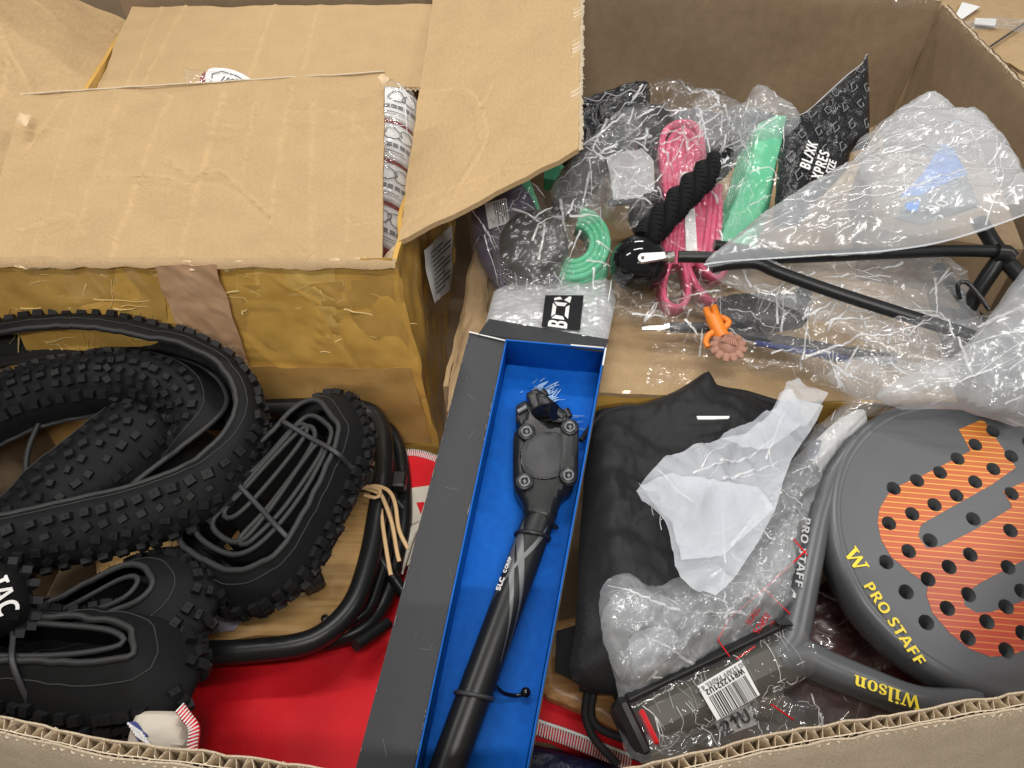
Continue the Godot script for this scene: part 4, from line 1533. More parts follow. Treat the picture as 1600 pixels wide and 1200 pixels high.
# ---------------------------------------------------------------- red goods under everything
func stitched(g: G, pts: Array, n: Vector3, w: float) -> void:
	for i in pts.size() - 1:
		var a: Vector3 = pts[i]
		var t := ((pts[i + 1] as Vector3) - a).normalized()
		var s := t.cross(n).normalized()
		g.tube([a - s * w * 0.5 + n * 0.002, a + s * w * 0.5 + n * 0.002 + t * 0.0012], 0.0007, 4, false, n, 0.0009)

func build_red() -> void:
	var f := frame(Vector3(-0.1, 0.60, -0.38), Vector3(0, 1, 0.04))
	var o := thing("red_bag", "big bright red fabric bag lying flat under the stool and the blue tray", "fabric bag", Vector3(-0.08, 0.57, -0.35))
	var ol := smooth2(hits(f, [200, 800, 560, 720, 640, 708, 720, 722, 800, 800, 880, 1000, 990, 1120, 985, 1220, 830, 1150, 700, 1260, 480, 1290, 300, 1200, 290, 1120, 200, 1000]), 5)
	var folds := func(p: Vector2, e: float) -> float:
		var r: float = nz.soft.get_noise_2d(p.x * 0.6 + 3.0, p.y * 0.6) * 0.010 + nz.ridge.get_noise_2d(p.x * 0.3, p.y * 0.18 + 8.0) * 0.004
		return r * sm(e / 0.03) - 0.012 * (1.0 - sm(e / 0.02))
	var g := G.new()
	sheet(g, ol, f, 0.006, folds)
	put(g, M.red, "cloth", o)
	# white on red panel with the figure, piped edge
	var pf := f.up(0.012)
	var bd := G.new()
	var line := even(spline(hits3(pf, [596, 722, 620, 712, 650, 709, 690, 722, 720, 745]), 8), 0.0022)
	bd.tube(line, 0.0042, 8, false, f.n, 0.002)
	put(bd, M.red, "piping", o)
	var st := G.new()
	stitched(st, line, f.n, 0.009)
	put(st, M.white, "stitching", o)
	put(plate(smooth2(hits(pf, [596, 722, 640, 712, 690, 724, 690, 790, 600, 790]), 2), pf, 0.001, 0.001, 0.02), M.red, "panel", o)
	put(plate(hits(pf, [628, 748, 638, 765, 690, 758, 690, 800, 650, 880, 626, 890, 618, 800]), pf, 0.0025, 0.001, 0.015), M.cream, "white_panel", o)
	put(plate(hits(pf, [651, 788, 664, 787, 658, 806]), pf, 0.0035, 0.001, 0.02), M.red, "panel", o)
	letters("5", 0.034, M.white, o, pf, hit(pf, 622, 738), Vector2(1, -0.1), 0.003, "figure")
	var strap := G.new()
	strap.tube(even(spline(hits3(pf, [660, 825, 648, 830, 640, 845, 632, 870, 622, 900], 0.005), 5), 0.004), 0.006, 6, false, f.n, 0.0015)
	put(strap, M.cream, "strap", o)
	# right lower corner: second bag, navy with a red and white bound edge
	var nb := thing("navy_bag", "shiny navy bag with red and white binding at the bottom right of the blue tray", "fabric bag", f.at(hit(f, 880, 1180)))
	var nf := f.up(-0.004)
	put(pillow(smooth2(hits(nf, [780, 1150, 840, 1166, 900, 1180, 990, 1205, 1000, 1290, 780, 1290]), 3), nf, 0.012, 0.02, 0.03, 0.004, func(p, _e): return crumple(p * 1.4) * 0.004), M.navy, "cloth", nb)
	var l2 := even(spline(hits3(nf, [815, 1138, 850, 1150, 890, 1164, 930, 1180, 985, 1202], 0.013), 8), 0.0024)
	var b2 := G.new()
	b2.tube(l2, 0.0055, 8, false, f.n, 0.002)
	put(b2, M.red, "binding", nb)
	var s2 := G.new()
	stitched(s2, l2, f.n, 0.0125)
	var edge := []
	for p in l2:
		edge.append(p + Vector3(0.002, 0.002, -0.006))
	s2.tube(edge, 0.0014, 6)
	put(s2, M.white, "stitching", nb)
	# left lower corner: grey-white soft roll with blue mesh edge
	var wf := frame(pd(255, 1140, 0.545), Vector3(0.05, 1, 0.1))
	var wb := thing("white_bag", "pale grey fabric roll with blue mesh edge below the nearest tyre", "fabric bag", wf.o)
	put(pillow(smooth2(hits(wf, [215, 1120, 262, 1112, 296, 1118, 303, 1145, 302, 1180, 240, 1200, 200, 1180]), 4), wf, 0.022, 0.02, 0.03, 0.004, func(p, _e): return nz.mid.get_noise_2d(p.x, p.y) * 0.003), M.cream, "cloth", wb)
	var mg := G.new()
	var mf := wf.up(0.02)
	for i in 9:
		for j in 5:
			var q := hit(mf, 201 + i * 2.6 + j * 3.0, 1131 + i * 1.8 + j * 4.5)
			mg.knob(mf.at(q), mf.x, mf.y, mf.n, 0.0016, 0.0016, 0.001, 0.8)
	var mesh_o := put(mg, M.white, "mesh_dots", wb)
	mesh_o.set_meta("kind", "stuff")
	put(plate(hits(mf, [198, 1128, 212, 1127, 232, 1150, 216, 1158]), mf, 0.0, 0.003, 0.02), M.navy_mesh, "mesh_edge", wb)
	var l3 := even(spline(hits3(mf, [282, 1106, 292, 1120, 304, 1138, 302, 1165, 301, 1185]), 6), 0.0024)
	var b3 := G.new()
	b3.tube(l3, 0.004, 7, false, f.n, 0.002)
	put(b3, M.red, "binding", wb)
	var s3 := G.new()
	stitched(s3, l3, f.n, 0.007)
	put(s3, M.white, "stitching", wb)

# ---------------------------------------------------------------- blue lined tray with the seat post
func build_tray() -> void:
	var TL := pd(733, 519, 0.75)
	var TR := pd(946, 547, 0.742)
	var BL := pd(548, 1240, 0.575)
	var f := frame3(TL, TR, BL)
	# x runs along the top end, y away from the foot
	var o := thing("blue_lined_tray", "long open carton tray, charcoal outside and bright blue inside", "tray", pd(700, 900, 0.66))
	var tl := hit(f, 733, 519)
	var li := hit(f, 790, 533)      # where the closed ledge ends
	var tr := hit(f, 946, 547)
	var bl := hit(f, 545, 1240)
	var bi := hit(f, 640, 1240)
	var br := hit(f, 818, 1240)
	var depth := 0.052
	# ledge: closed charcoal box on the left
	var lg := plate(PackedVector2Array([tl, li, bi, bl]), f, 0.0, depth, 0.02, flat2, 0.0015)
	put(lg, M.char_card, "ledge", o)
	var up2 := func(a: Vector2, b: Vector2, s: float) -> Vector2: return a.lerp(b, s)
	var t := 0.0022
	# walls as thin slabs: blue inside, charcoal outside
	var ins := func(a: Vector2, b: Vector2, off: float) -> Array:
		var d := (b - a).normalized()
		var s := Vector2(d.y, -d.x) * off
		return [a + s, b + s]
	var floor_p := PackedVector2Array([li, tr, br, bi])
	put(plate(floor_p, f.up(-depth + 0.003), 0.0, 0.003, 0.01, func(p, _e): return nz.soft.get_noise_2d(p.x, p.y) * 0.003), M.blue_card, "tray_floor", o)
	for q in [["left_lining", li, bi, 1.0], ["end_wall", li, tr, -1.0], ["right_wall", tr, br, -1.0]]:
		var a: Vector2 = q[1]
		var b: Vector2 = q[2]
		var d := (b - a).normalized()
		var s = Vector2(-d.y, d.x) * t * 0.5 * q[3]
		if (floor_p[0] + floor_p[2]).dot(s) * 0.5 < (a.dot(s)):
			s = -s
		# inner face blue
		var h1 := 0.001 if q[0] == "left_lining" else 0.004
		var sl := PackedVector2Array([a + s * 1.2, b + s * 1.2, b + s * 0.1, a + s * 0.1])
		put(plate(sl, f, h1, depth, 0.05), M.blue_card, q[0], o)
		if q[0] != "left_lining":
			var so := PackedVector2Array([a, b, b - s, a - s])
			put(plate(so, f, h1 - 0.0006, depth, 0.05), M.char_card, "outer_skin", o)
	# folded-down end flap beyond the top
	var ef := frame3(TL + f.n * 0.001, TR + f.n * 0.001, pd(760, 496, 0.79))
	put(plate(hits(ef, [748, 521, 764, 498, 951, 530, 944, 548]), ef, 0.0, 0.002, 0.02), M.char_card, "end_flap", o)
	var wear := G.new()
	wear.tube([f.at(tl, 0.0006), f.at(li, 0.0006)], 0.0009, 5)
	wear.tube([f.at(tr.lerp(li, 0.35), 0.0042), f.at(tr.lerp(li, 0.02), 0.0042)], 0.0008, 5)
	wear.tube([f.at(tr, 0.0042), f.at(tr.lerp(br, 0.05), 0.0042)], 0.001, 5)
	put(wear, M.white, "worn_edge", o)
	var nick := G.new()
	var rn := RandomNumberGenerator.new()
	rn.seed = 91
	for i in 34:
		var side_a: Vector2 = tl if rn.randf() < 0.5 else li
		var side_b: Vector2 = bl if side_a == tl else bi
		var s := rn.randf()
		var inward := (li - tl) * (0.012 + 0.02 * rn.randf() if side_a == tl else -0.012 - 0.02 * rn.randf())
		var c: Vector2 = side_a.lerp(side_b, s) + inward
		var dv := (side_b - side_a).normalized() * rn.randf_range(0.0006, 0.004)
		nick.tube([f.at(c - dv, 0.0001), f.at(c + dv, 0.0001)], rn.randf_range(0.0002, 0.0005), 4, false, f.n, 0.0002)
	for i in 9:
		var c: Vector2 = tl.lerp(bl, rn.randf()).lerp(li.lerp(bi, rn.randf()), rn.randf())
		var an := rn.randf() * TAU
		var dv := Vector2(cos(an), sin(an)) * rn.randf_range(0.001, 0.007)
		nick.tube([f.at(c - dv, 0.0001), f.at(c + dv, 0.0001)], 0.0002, 4, false, f.n, 0.00015)
	put(nick, M.nick, "scuff_marks", o).set_meta("kind", "stuff")
	# scuffs on the floor of the tray
	var ff := f.up(-depth + 0.0062)
	var sc := G.new()
	var r := RandomNumberGenerator.new()
	r.seed = 5
	for i in 60:
		var c := hit(ff, 848 + r.randfn(0, 14), 614 + r.randfn(0, 8))
		var d := Vector2(r.randf_range(0.5, 1), r.randf_range(0.2, 1.2)).normalized() * r.randf_range(0.001, 0.006)
		sc.tube([ff.at(c - d), ff.at(c + d)], r.randf_range(0.0003, 0.0011), 4, false, f.n, 0.0003)
	for i in 10:
		var c := hit(ff, 880 + r.randfn(0, 18), 640 + r.randfn(0, 30))
		var d := Vector2(r.randf_range(0.8, 1), r.randf_range(-0.2, 0.2)).normalized() * r.randf_range(0.003, 0.010)
		sc.tube([ff.at(c - d), ff.at(c + d)], 0.0003, 4, false, f.n, 0.0002)
	put(sc, M.scuff, "scuff_marks", o).set_meta("kind", "stuff")

	# ---- suspension seat post
	var sf := f.up(-depth + 0.024)
	var P := func(u: float, v: float, h := 0.0) -> Vector3: return sf.at(hit(sf, u, v), h)
	var s := thing("seat_post", "matt black bicycle suspension seat post lying in the blue tray", "seat post", P.call(800, 900, -0.016))
	var g := G.new()
	var R := 0.0148
	g.tube(even([P.call(848, 795), P.call(690, 1225)], 0.01), R, 28, false, f.n)
	put(g, M.black_paint, "post_tube", s)
	# head casting
	var hd := smooth2(hits(sf, [802, 690, 808, 676, 814, 658, 818, 640, 830, 636, 846, 650, 862, 664, 885, 668, 899, 676, 900, 700, 898, 748, 893, 768, 878, 782, 868, 806, 862, 822, 822, 812, 816, 790, 806, 772, 802, 752]), 4)
	put(plate(hd, sf, 0.014, 0.03, 0.004, func(p, e): return 0.0015 * sm(e / 0.012), 0.007), M.black_paint, "head_casting", s)
	# cover in the middle, a soft square with faceted bulge
	var cv := smooth2(hits(sf, [816, 708, 832, 692, 858, 686, 874, 690, 879, 706, 878, 740, 872, 752, 846, 756, 824, 750, 815, 736]), 4)
	var c0 := hit(sf, 848, 720)
	put(plate(cv, sf.up(0.0145), 0.001, 0.004, 0.003, func(p, e): return 0.002 + 0.005 * maxf(0.0, 1.0 - ((p - c0) as Vector2).length() / 0.026) + 0.0012 * sm(e / 0.004)), M.dark, "linkage_cover", s)
	var groove := G.new()
	var ring := []
	for p in cv:
		ring.append(sf.at(p, 0.0158))
	groove.tube(ring, 0.0011, 6, true)
	put(groove, M.black_gloss, "groove", s)
	# link arm on the right
	var la := hits(sf, [888, 680, 886, 754])
	var ln := G.new()
	for k in 2:
		pass
	var arm := PackedVector2Array()
	var dd := (la[1] - la[0]).normalized()
	var pp := Vector2(-dd.y, dd.x)
	for k in 13:
		var a := PI * k / 12.0
		arm.append(la[1] + pp * cos(a) * 0.0088 + dd * sin(a) * 0.0088)
	for k in 13:
		var a := PI + PI * k / 12.0
		arm.append(la[0] + pp * cos(a) * 0.0088 + dd * sin(a) * 0.0088)
	put(plate(arm, sf.up(0.017), 0.003, 0.006, 0.004, flat2, 0.0016), M.black_paint, "link_arm", s)
	for q in [[822, 686, 0.0185], [888, 680, 0.0205], [819, 762, 0.0185], [886, 754, 0.0205]]:
		var c := hit(sf, q[0], q[1])
		var x := Transform3D(Basis(f.x, f.n, -f.y), sf.at(c, q[2]))
		var b := G.new()
		b.lathe(x, [[0.0086, -0.003], [0.0086, 0.0], [0.0078, 0.0012], [0.006, 0.0014]], 24)
		var bo := put(b, M.black, "pivot_boss", s)
		var b2 := G.new()
		b2.lathe(x, [[0.0062, 0.001], [0.006, 0.0022], [0.0032, 0.0024], [0.0026, 0.0006], [0, 0.0006]], 24)
		sub(b2, M.bolt, "bolt", bo)
	# saddle clamp
	var cf3 := sf.up(0.004)
	var cl := hits(cf3, [822, 622, 838, 614, 850, 624, 868, 642, 890, 656, 888, 668, 862, 666, 840, 658, 828, 645])
	put(plate(cl, cf3, 0.014, 0.03, 0.004, flat2, 0.003), M.black, "saddle_clamp", s)
	put(plate(hits(cf3, [836, 626, 846, 622, 884, 656, 878, 664, 858, 656, 842, 646]), cf3, 0.018, 0.006, 0.004, flat2, 0.002), M.black_paint, "clamp_plate", s)
	var bar := G.new()
	bar.tube([cf3.at(hit(cf3, 838, 650), 0.004), cf3.at(hit(cf3, 864, 656), 0.021)], 0.009, 16, false, f.n)
	put(bar, M.black_gloss, "clamp_barrel", s)
	for q in [[808, 652, 822, 645], [846, 619, 852, 628], [882, 648, 888, 660]]:
		var b := G.new()
		b.tube([cf3.at(hit(cf3, q[0], q[1]), 0.012), cf3.at(hit(cf3, q[2], q[3]), 0.012)], 0.004, 10)
		put(b, M.bolt if q[0] == 808 else M.black, "clamp_bolt", s)
	put(plate(hits(cf3, [806, 640, 820, 632, 832, 642, 822, 660, 816, 672, 806, 664]), cf3, 0.012, 0.02, 0.004, flat2, 0.003), M.black, "clamp_ear", s)
	# silver ribbon graphic and name wrapped on the tube: bands on the cylinder
	var a0: Vector3 = P.call(848, 795)
	var a1: Vector3 = P.call(690, 1225)
	var ax := (a1 - a0).normalized()
	var sx := ax.cross(f.n).normalized()
	var wrapb := func(called: String, path: Array, m: Material, wd: float) -> void:
		var rows := []
		var pts := spline(path, 6)
		for i in pts.size():
			var p: Vector2 = pts[i]
			var row := PackedVector3Array()
			var k: float = wd * (1.0 - 0.75 * float(i) / pts.size())
			for e in [-1.0, 1.0]:
				var an: float = p.x + 0.0
				row.append(a0 + ax * (p.y + e * k) + (sx * sin(an) + f.n * cos(an)) * (R + 0.0003))
			rows.append(row)
		var gg := G.new()
		gg.grid(rows)
		put(gg, m, called, s)
	wrapb.call("silver_band", [Vector2(0.95, 0.028), Vector2(0.4, 0.045), Vector2(-0.2, 0.065), Vector2(-0.8, 0.092), Vector2(-1.25, 0.135)], M.dark_silver, 0.010)
	wrapb.call("silver_band", [Vector2(1.1, 0.042), Vector2(0.6, 0.06), Vector2(0.1, 0.078), Vector2(-0.5, 0.105), Vector2(-0.9, 0.14)], M.dark_silver, 0.009)
	wrapb.call("silver_band", [Vector2(-0.75, 0.022), Vector2(-0.3, 0.04), Vector2(0.3, 0.06), Vector2(0.9, 0.085), Vector2(1.1, 0.1)], M.dark_silver, 0.006)
	# wrapped lettering: every glyph on its own tangent
	var word := "SLC COMP"
	for i in word.length():
		if word[i] == " ":
			continue
		var an := 0.85
		var nn := (sx * sin(an) + f.n * cos(an)).normalized()
		var lf := frame(a0 + ax * (0.084 - i * 0.0040) + nn * (R + 0.0003), nn, -ax)
		letters(word[i], 0.0062 if i < 3 else 0.0042, M.white, s, lf, Vector2(0, -0.0), Vector2(1, 0.0), 0.0004)
	# two cable ties
	for q in [[0.028, 868, 822, M.black], [0.172, 0, 0, M.steel]]:
		var ringp := []
		for k in 28:
			var an := TAU * k / 28
			ringp.append(a0 + ax * (q[0] + 0.003 * sin(an)) + (sx * sin(an) + f.n * cos(an)) * (R + 0.0012))
		var tg := G.new()
		tg.tube(ringp, 0.0013, 6, true, ax, 0.0022)
		put(tg, M.black if q[0] < 0.1 else M.dark, "cable_tie", s)
	var tail := G.new()
	var e0 := a0 + ax * 0.172 + (sx * 0.97 + f.n * 0.2) * R
	if sx.x < 0:
		e0 = a0 + ax * 0.172 - (sx * 0.97 - f.n * 0.2) * R
	tail.tube(even(spline([e0, P.call(772, 1072, 0.0), P.call(786, 1081, -0.012), P.call(806, 1085, -0.018), P.call(822, 1081, -0.017)], 6), 0.003), 0.0018, 7, false, f.n)
	tail.lathe(Transform3D(Basis(f.x, f.n, -f.y), P.call(822, 1080, -0.016)), [[0, -0.003], [0.0042, -0.003], [0.0042, 0.003], [0, 0.003]], 10)
	put(tail, M.black_gloss, "tie_tail", s)
	var tail2 := G.new()
	tail2.tube([P.call(858, 818, 0.004), P.call(870, 823, -0.004)], 0.0026, 7)
	put(tail2, M.black, "tie_tail", s)

# ---------------------------------------------------------------- black drawstring bag, wooden seat below, tissue
func build_black_bag() -> void:
	var wf := frame(Vector3(0.05, 0.615, -0.25), Vector3(0.06, 1, 0.05))
	var w := thing("wooden_seat", "light wooden board with rounded front edge under the black bag", "wooden board", wf.o)
	put(plate(smooth2(hits(wf, [835, 1000, 850, 1075, 875, 1092, 920, 1112, 985, 1145, 1040, 1150, 1050, 1000, 900, 960]), 3), wf, 0.0, 0.016, 0.006, flat2, 0.007), M.beech, "seat_board", w)
	var f := frame3(pd(900, 1000, 0.62), pd(1230, 640, 0.80), pd(900, 680, 0.76))
	var o := thing("drawstring_bag", "black nylon drawstring bag lying between the blue tray and the racket", "bag", f.at(hit(f, 1000, 800), -0.03))
	var ol := smooth2(hits(f, [922, 655, 960, 640, 1000, 635, 1045, 618, 1080, 600, 1105, 590, 1120, 615, 1170, 625, 1225, 645, 1300, 690, 1290, 860, 1150, 1010, 1020, 1020, 985, 1080, 895, 1062, 898, 990, 902, 930, 905, 850, 912, 760]), 4)
	var hf := func(p: Vector2, e: float) -> float:
		var a: float = nz.soft.get_noise_2d(p.x * 0.7 + 1.0, p.y * 0.5) * 0.018 + nz.ridge.get_noise_2d(p.x * 0.5 + p.y * 0.15, p.y * 0.2 + 2.0) * 0.008 + nz.ridge.get_noise_2d(p.x * 0.9 + p.y * 0.6, p.y * 0.5 + 5.0) * 0.005 + nz.ridge.get_noise_2d(p.x * 0.3, p.y * 1.2 + 8.0) * 0.003
		var pk := 0.012 * exp(-((p - hit(f, 1092, 612)) as Vector2).length_squared() / 0.0003)
		return a * sm(e / 0.03) + pk
	put(pillow(ol, f, 0.02, 0.04, 0.035, 0.004, hf), M.nylon, "bag_body", o)
	# hem with the cord in it
	var cg := G.new()
	cg.tube(even(spline(hits3(f, [905, 700, 925, 672, 945, 655, 975, 648, 1000, 648], 0.012), 6), 0.003), 0.0026, 8, false, f.n)
	put(cg, M.cord, "hem", o)
	cg = G.new()
	cg.tube(even(spline(hits3(f, [1095, 612, 1125, 622, 1160, 628, 1200, 640, 1245, 652], 0.012), 6), 0.003), 0.0045, 8, false, f.n)
	put(cg, M.cord, "hem", o)
	# bottom strap ends and webbing
	var bf := frame(py(930, 1050, 0.645), Vector3(0.05, 0.95, 0.3))
	for q in [[[895, 1000, 950, 1000, 940, 1072, 893, 1062], 0.002], [[870, 985, 905, 975, 905, 1068, 868, 1048], -0.002], [[905, 940, 960, 930, 1000, 1060, 985, 1088, 905, 1080], 0.0]]:
		put(plate(hits(bf, q[0]), bf, q[1], 0.0015, 0.008, func(p, _e): return nz.mid.get_noise_2d(p.x, p.y) * 0.003), M.web, "webbing", o)
	var rib := G.new()
	for k in 9:
		rib.tube(hits3(bf, [897, 1004 + k * 5, 945, 1006 + k * 5.4], 0.003), 0.0008, 4, false, bf.n)
	put(rib, M.cord, "webbing_ribs", o)
	var tie := G.new()
	var r1 := hits3(bf, [940, 1010, 925, 1050, 916, 1090, 914, 1120, 925, 1150, 945, 1175, 965, 1195], 0.004)
	tie.tube(even(spline(r1, 6), 0.003), 0.0036, 8)
	var r2 := hits3(bf, [945, 1000, 932, 1060, 922, 1110, 932, 1136, 965, 1152, 1000, 1162], 0.005)
	tie.tube(even(spline(r2, 6), 0.003), 0.0036, 8)
	var r3 := hits3(bf, [955, 1075, 968, 1105, 972, 1130], 0.004)
	tie.tube(even(spline(r3, 6), 0.003), 0.0026, 7)
	put(tie, M.cord, "drawcord", o)
	# little white tag of plastic on the bag
	var tg := thing("white_sliver", "small white plastic sliver lying on top of the black bag", "plastic scrap", f.at(hit(f, 1113, 653), 0.045))
	var tf := f.up(0.047)
	put(plate(hits(tf, [1088, 651, 1112, 651, 1140, 651, 1138, 655, 1112, 656, 1090, 656]), tf, 0.001, 0.001, 0.01), M.white, "sliver", tg)

func build_tissue() -> void:
	var f := frame3(pd(985, 800, 0.655), pd(1240, 650, 0.73), pd(1100, 960, 0.60))
	var o := thing("white_tissue", "crumpled white translucent plastic sheet lying on the black bag", "plastic sheet", f.at(hit(f, 1120, 800)))
	var hf := func(p: Vector2, e: float) -> float:
		return 0.006 + nz.cell.get_noise_2d(p.x * 0.5 + 0.3, p.y * 0.5 + 0.9) * 0.009 + nz.ridge.get_noise_2d(p.x * 0.7 + p.y * 0.3, p.y * 0.25 - p.x * 0.1) * 0.007 + nz.soft.get_noise_2d(p.x * 1.4, p.y * 1.4 + 2.0) * 0.010 + nz.ridge.get_noise_2d(p.x * 1.7, p.y * 1.7 + 1.0) * 0.004
	var g := G.new()
	sheet(g, smooth2(hits(f, [982, 798, 1010, 770, 1030, 745, 1060, 735, 1110, 715, 1150, 705, 1185, 682, 1205, 640, 1225, 632, 1240, 660, 1265, 668, 1250, 700, 1220, 745, 1200, 800, 1180, 850, 1150, 900, 1100, 960, 1060, 930, 1045, 905, 1036, 850, 1010, 820]), 2), f.up(0.03), 0.004, hf)
	g.poly = hits(f, [990, 796, 1040, 745, 1150, 710, 1225, 640, 1255, 670, 1200, 790, 1100, 940, 1050, 890])
	g.fr = f.up(0.03)
	g.hf = hf
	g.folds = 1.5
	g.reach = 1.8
	put(g, M.tissue, "sheet", o)
	var g2 := G.new()
	sheet(g2, hits(f, [982, 798, 1040, 790, 1110, 798, 1160, 800, 1180, 840, 1110, 900, 1050, 905, 1036, 850]), f.up(0.042), 0.004, hf)
	put(g2, M.tissue_fold, "sheet_fold", o)
	var g3 := G.new()
	sheet(g3, hits(f, [1110, 722, 1185, 690, 1205, 642, 1225, 632, 1262, 668, 1230, 715, 1180, 740, 1100, 738]), f.up(0.048), 0.004, hf)
	put(g3, M.tissue_fold, "sheet_fold", o)

# ---------------------------------------------------------------- padel racket in its bag
func build_racket() -> void:
	var ce := pd(1520, 852, 0.66)
	var ha := pd(1000, 1132, 0.585)
	var ax := (ce - ha).normalized()
	var tc := (eye - ce).normalized()
	var nn := (tc - ax * tc.dot(ax)).normalized()
	nn = (nn + Vector3(0.02, 0.10, 0)).normalized()
	var f := frame(ce, nn, ax)
	var o := thing("padel_racket", "dark grey padel racket with orange striped print and drilled holes", "racket", f.o - f.n * 0.02)
	var rr := 0.1345
	var head := PackedVector2Array()
	for i in 96:
		var a := TAU * i / 96
		var k := 1.0 + 0.025 * cos(a) - 0.03 * maxf(0.0, -cos(a)) * absf(sin(a))
		head.append(Vector2(cos(a) * rr * k * 1.02, sin(a) * rr * k))
	var hz := [428, 356, 508, 329, 586, 302, 646, 255, 706, 207, 766, 161, 829, 246, 768, 290, 706, 334, 642, 380, 567, 412, 491, 443, 412, 475, 830, 374, 700, 460, 553, 533, 479, 570, 403, 607, 826, 500, 689, 582, 617, 624, 545, 666, 471, 709, 818, 625, 683, 718, 611, 765, 540, 813, 812, 760, 746, 811, 681, 866, 866, 706, 868, 849, 812, 908, 890, 200, 950, 290, 955, 430, 950, 560, 930, 640, 900, 330, 1010, 360, 1010, 500, 1000, 640, 960, 760, 930, 880]
	var top := f.up(0.0185)
	var holes := []
	for i in range(0, hz.size(), 2):
		var c := hit(top, 1200 + hz[i] * 0.4582, 600 + hz[i + 1] * 0.4583)
		if edge_dist(c, head) > 0.016 and Geometry2D.is_point_in_polygon(c, head):
			holes.append([c, 0.0063, circle(c, 0.0063, 18)])
	var face := PackedVector2Array()
	for p in head:
		face.append(p - p.normalized() * 0.010)
	for q in [["face", 1.0], ["back_face", -1.0]]:
		var g := G.new()
		var hb: float = q[1] * 0.0185
		sheet(g, face, f, 0.005, func(_p, e): return hb - q[1] * 0.0012 * (1.0 - sm(e / 0.012)), holes, hb < 0)
		put(g, M.racket_face, q[0], o)
	# hole linings: each hole is a tube through the head
	for h in holes:
		var hg := G.new()
		var rows := []
		for k in [[0.0185, 1.06], [0.0178, 1.0], [-0.0185, 1.0]]:
			var row := PackedVector3Array()
			for p in h[2]:
				row.append(f.at(h[0] + (p - h[0]) * k[1], k[0] + 0.0001))
			rows.append(row)
		hg.grid(rows, true)
		put(hg, M.hole, "drilled_hole", o)
	# rim round the head
	var rg := G.new()
	var rows2 := []
	for p in head:
		var d := (p as Vector2).normalized()
		var row := PackedVector3Array()
		for q in [[-0.0102, 0.0174], [-0.007, 0.0186], [-0.002, 0.0172], [0.0012, 0.012], [0.002, 0.0], [0.0012, -0.012], [-0.002, -0.0172], [-0.010, -0.0174]]:
			row.append(f.at(p + d * q[0], q[1]))
		rows2.append(row)
	rows2.append(rows2[0])
	rg.grid(rows2)
	put(rg, M.racket, "head_frame", o)
	# printed sign: two joined bowls, ruled; drilled like the face
	var wl := [650, 155, 733, 120, 790, 205, 845, 285, 760, 345, 600, 435, 520, 480, 512, 520, 540, 560, 590, 555, 700, 500, 835, 420, 800, 365, 860, 340, 960, 300, 1010, 400, 990, 500, 873, 600, 720, 680, 665, 720, 670, 755, 710, 780, 760, 778, 900, 730, 990, 690, 1050, 790, 960, 870, 830, 925, 760, 930, 690, 905, 620, 850, 560, 780, 540, 720, 545, 685, 480, 640, 420, 590, 385, 530, 373, 470, 380, 425, 410, 375, 450, 345, 520, 315, 600, 275, 690, 228, 672, 195]
	var wp := []
	for i in range(0, wl.size(), 2):
		wp.append(1200 + wl[i] * 0.4582)
		wp.append(600 + wl[i + 1] * 0.4583)
	var wpoly := hits(top, wp)
	var clipped: Array = Geometry2D.intersect_polygons(wpoly, PackedVector2Array(Array(face).map(func(p): return p * 0.93)))
	var wg := G.new()
	for q in clipped:
		sheet(wg, q, f, 0.005, func(_p, _e): return 0.0188, holes)
	put(wg, M.logo_print, "printed_sign", o)
	# throat arms
	var arm := func(called: String, pts: Array, w0: float) -> void:
		var g := G.new()
		var line := spline(pts, 8)
		var rows := []
		for i in line.size():
			var p: Vector2 = line[i]
			var tt: Vector2 = (line[mini(i + 1, line.size() - 1)] - line[maxi(i - 1, 0)]).normalized()
			var nn2 := Vector2(-tt.y, tt.x)
			var row := PackedVector3Array()
			var w := w0 * (1.0 - 0.25 * sm(float(i) / line.size()))
			for q in [[-1.0, 0.0], [-0.92, 0.6], [-0.6, 0.95], [0.0, 1.0], [0.6, 0.95], [0.92, 0.6], [1.0, 0.0], [0.92, -0.6], [0.6, -0.95], [0.0, -1.0], [-0.6, -0.95], [-0.92, -0.6]]:
				row.append(f.at(p + nn2 * w * q[0], 0.0172 * q[1]))
			rows.append(row)
		g.grid(rows, true)
		put(g, M.racket, called, o)
	var armp := func(a: Array) -> Array:
		return Array(hits(top, a))
	arm.call("throat_arm", armp.call([1222, 1028, 1246, 996, 1256, 955, 1265, 910, 1277, 850, 1289, 795, 1310, 737, 1347, 684]), 0.0132)
	arm.call("throat_arm", armp.call([1222, 1022, 1264, 1020, 1305, 1038, 1360, 1060, 1430, 1086, 1480, 1093, 1540, 1088]), 0.0138)
	# handle
	var h0 := hit(top, 1000, 1132)
	var h1 := hit(top, 1262, 1003)
	var hd := (h1 - h0).normalized()
	var hl := h0.distance_to(h1)
	var hx := (f.x * hd.x + f.y * hd.y).normalized()
	var hy := f.n.cross(hx)
	var hm := (h0 + h1) * 0.5
	var hg2 := G.new()
	hg2.box(Transform3D(Basis(hx, hy, f.n), f.at(hm, 0.0)), Vector3(hl, 0.040, 0.032), 0.012)
	put(hg2, M.grip, "grip", o)
	var cap := G.new()
	cap.box(Transform3D(Basis(hx, hy, f.n), f.at(h0 + hd * -0.004, 0.0)), Vector3(0.014, 0.046, 0.036), 0.005)
	put(cap, M.black, "butt_cap", o)
	var up3 := G.new()
	up3.box(Transform3D(Basis(hx, hy, f.n), f.at(hm + Vector2(-hd.y, hd.x) * 0.0185 + hd * -0.005, 0.006)), Vector3(hl * 0.98, 0.010, 0.027), 0.005)
	put(up3, M.black, "grip_edge", o)
	var redt := G.new()
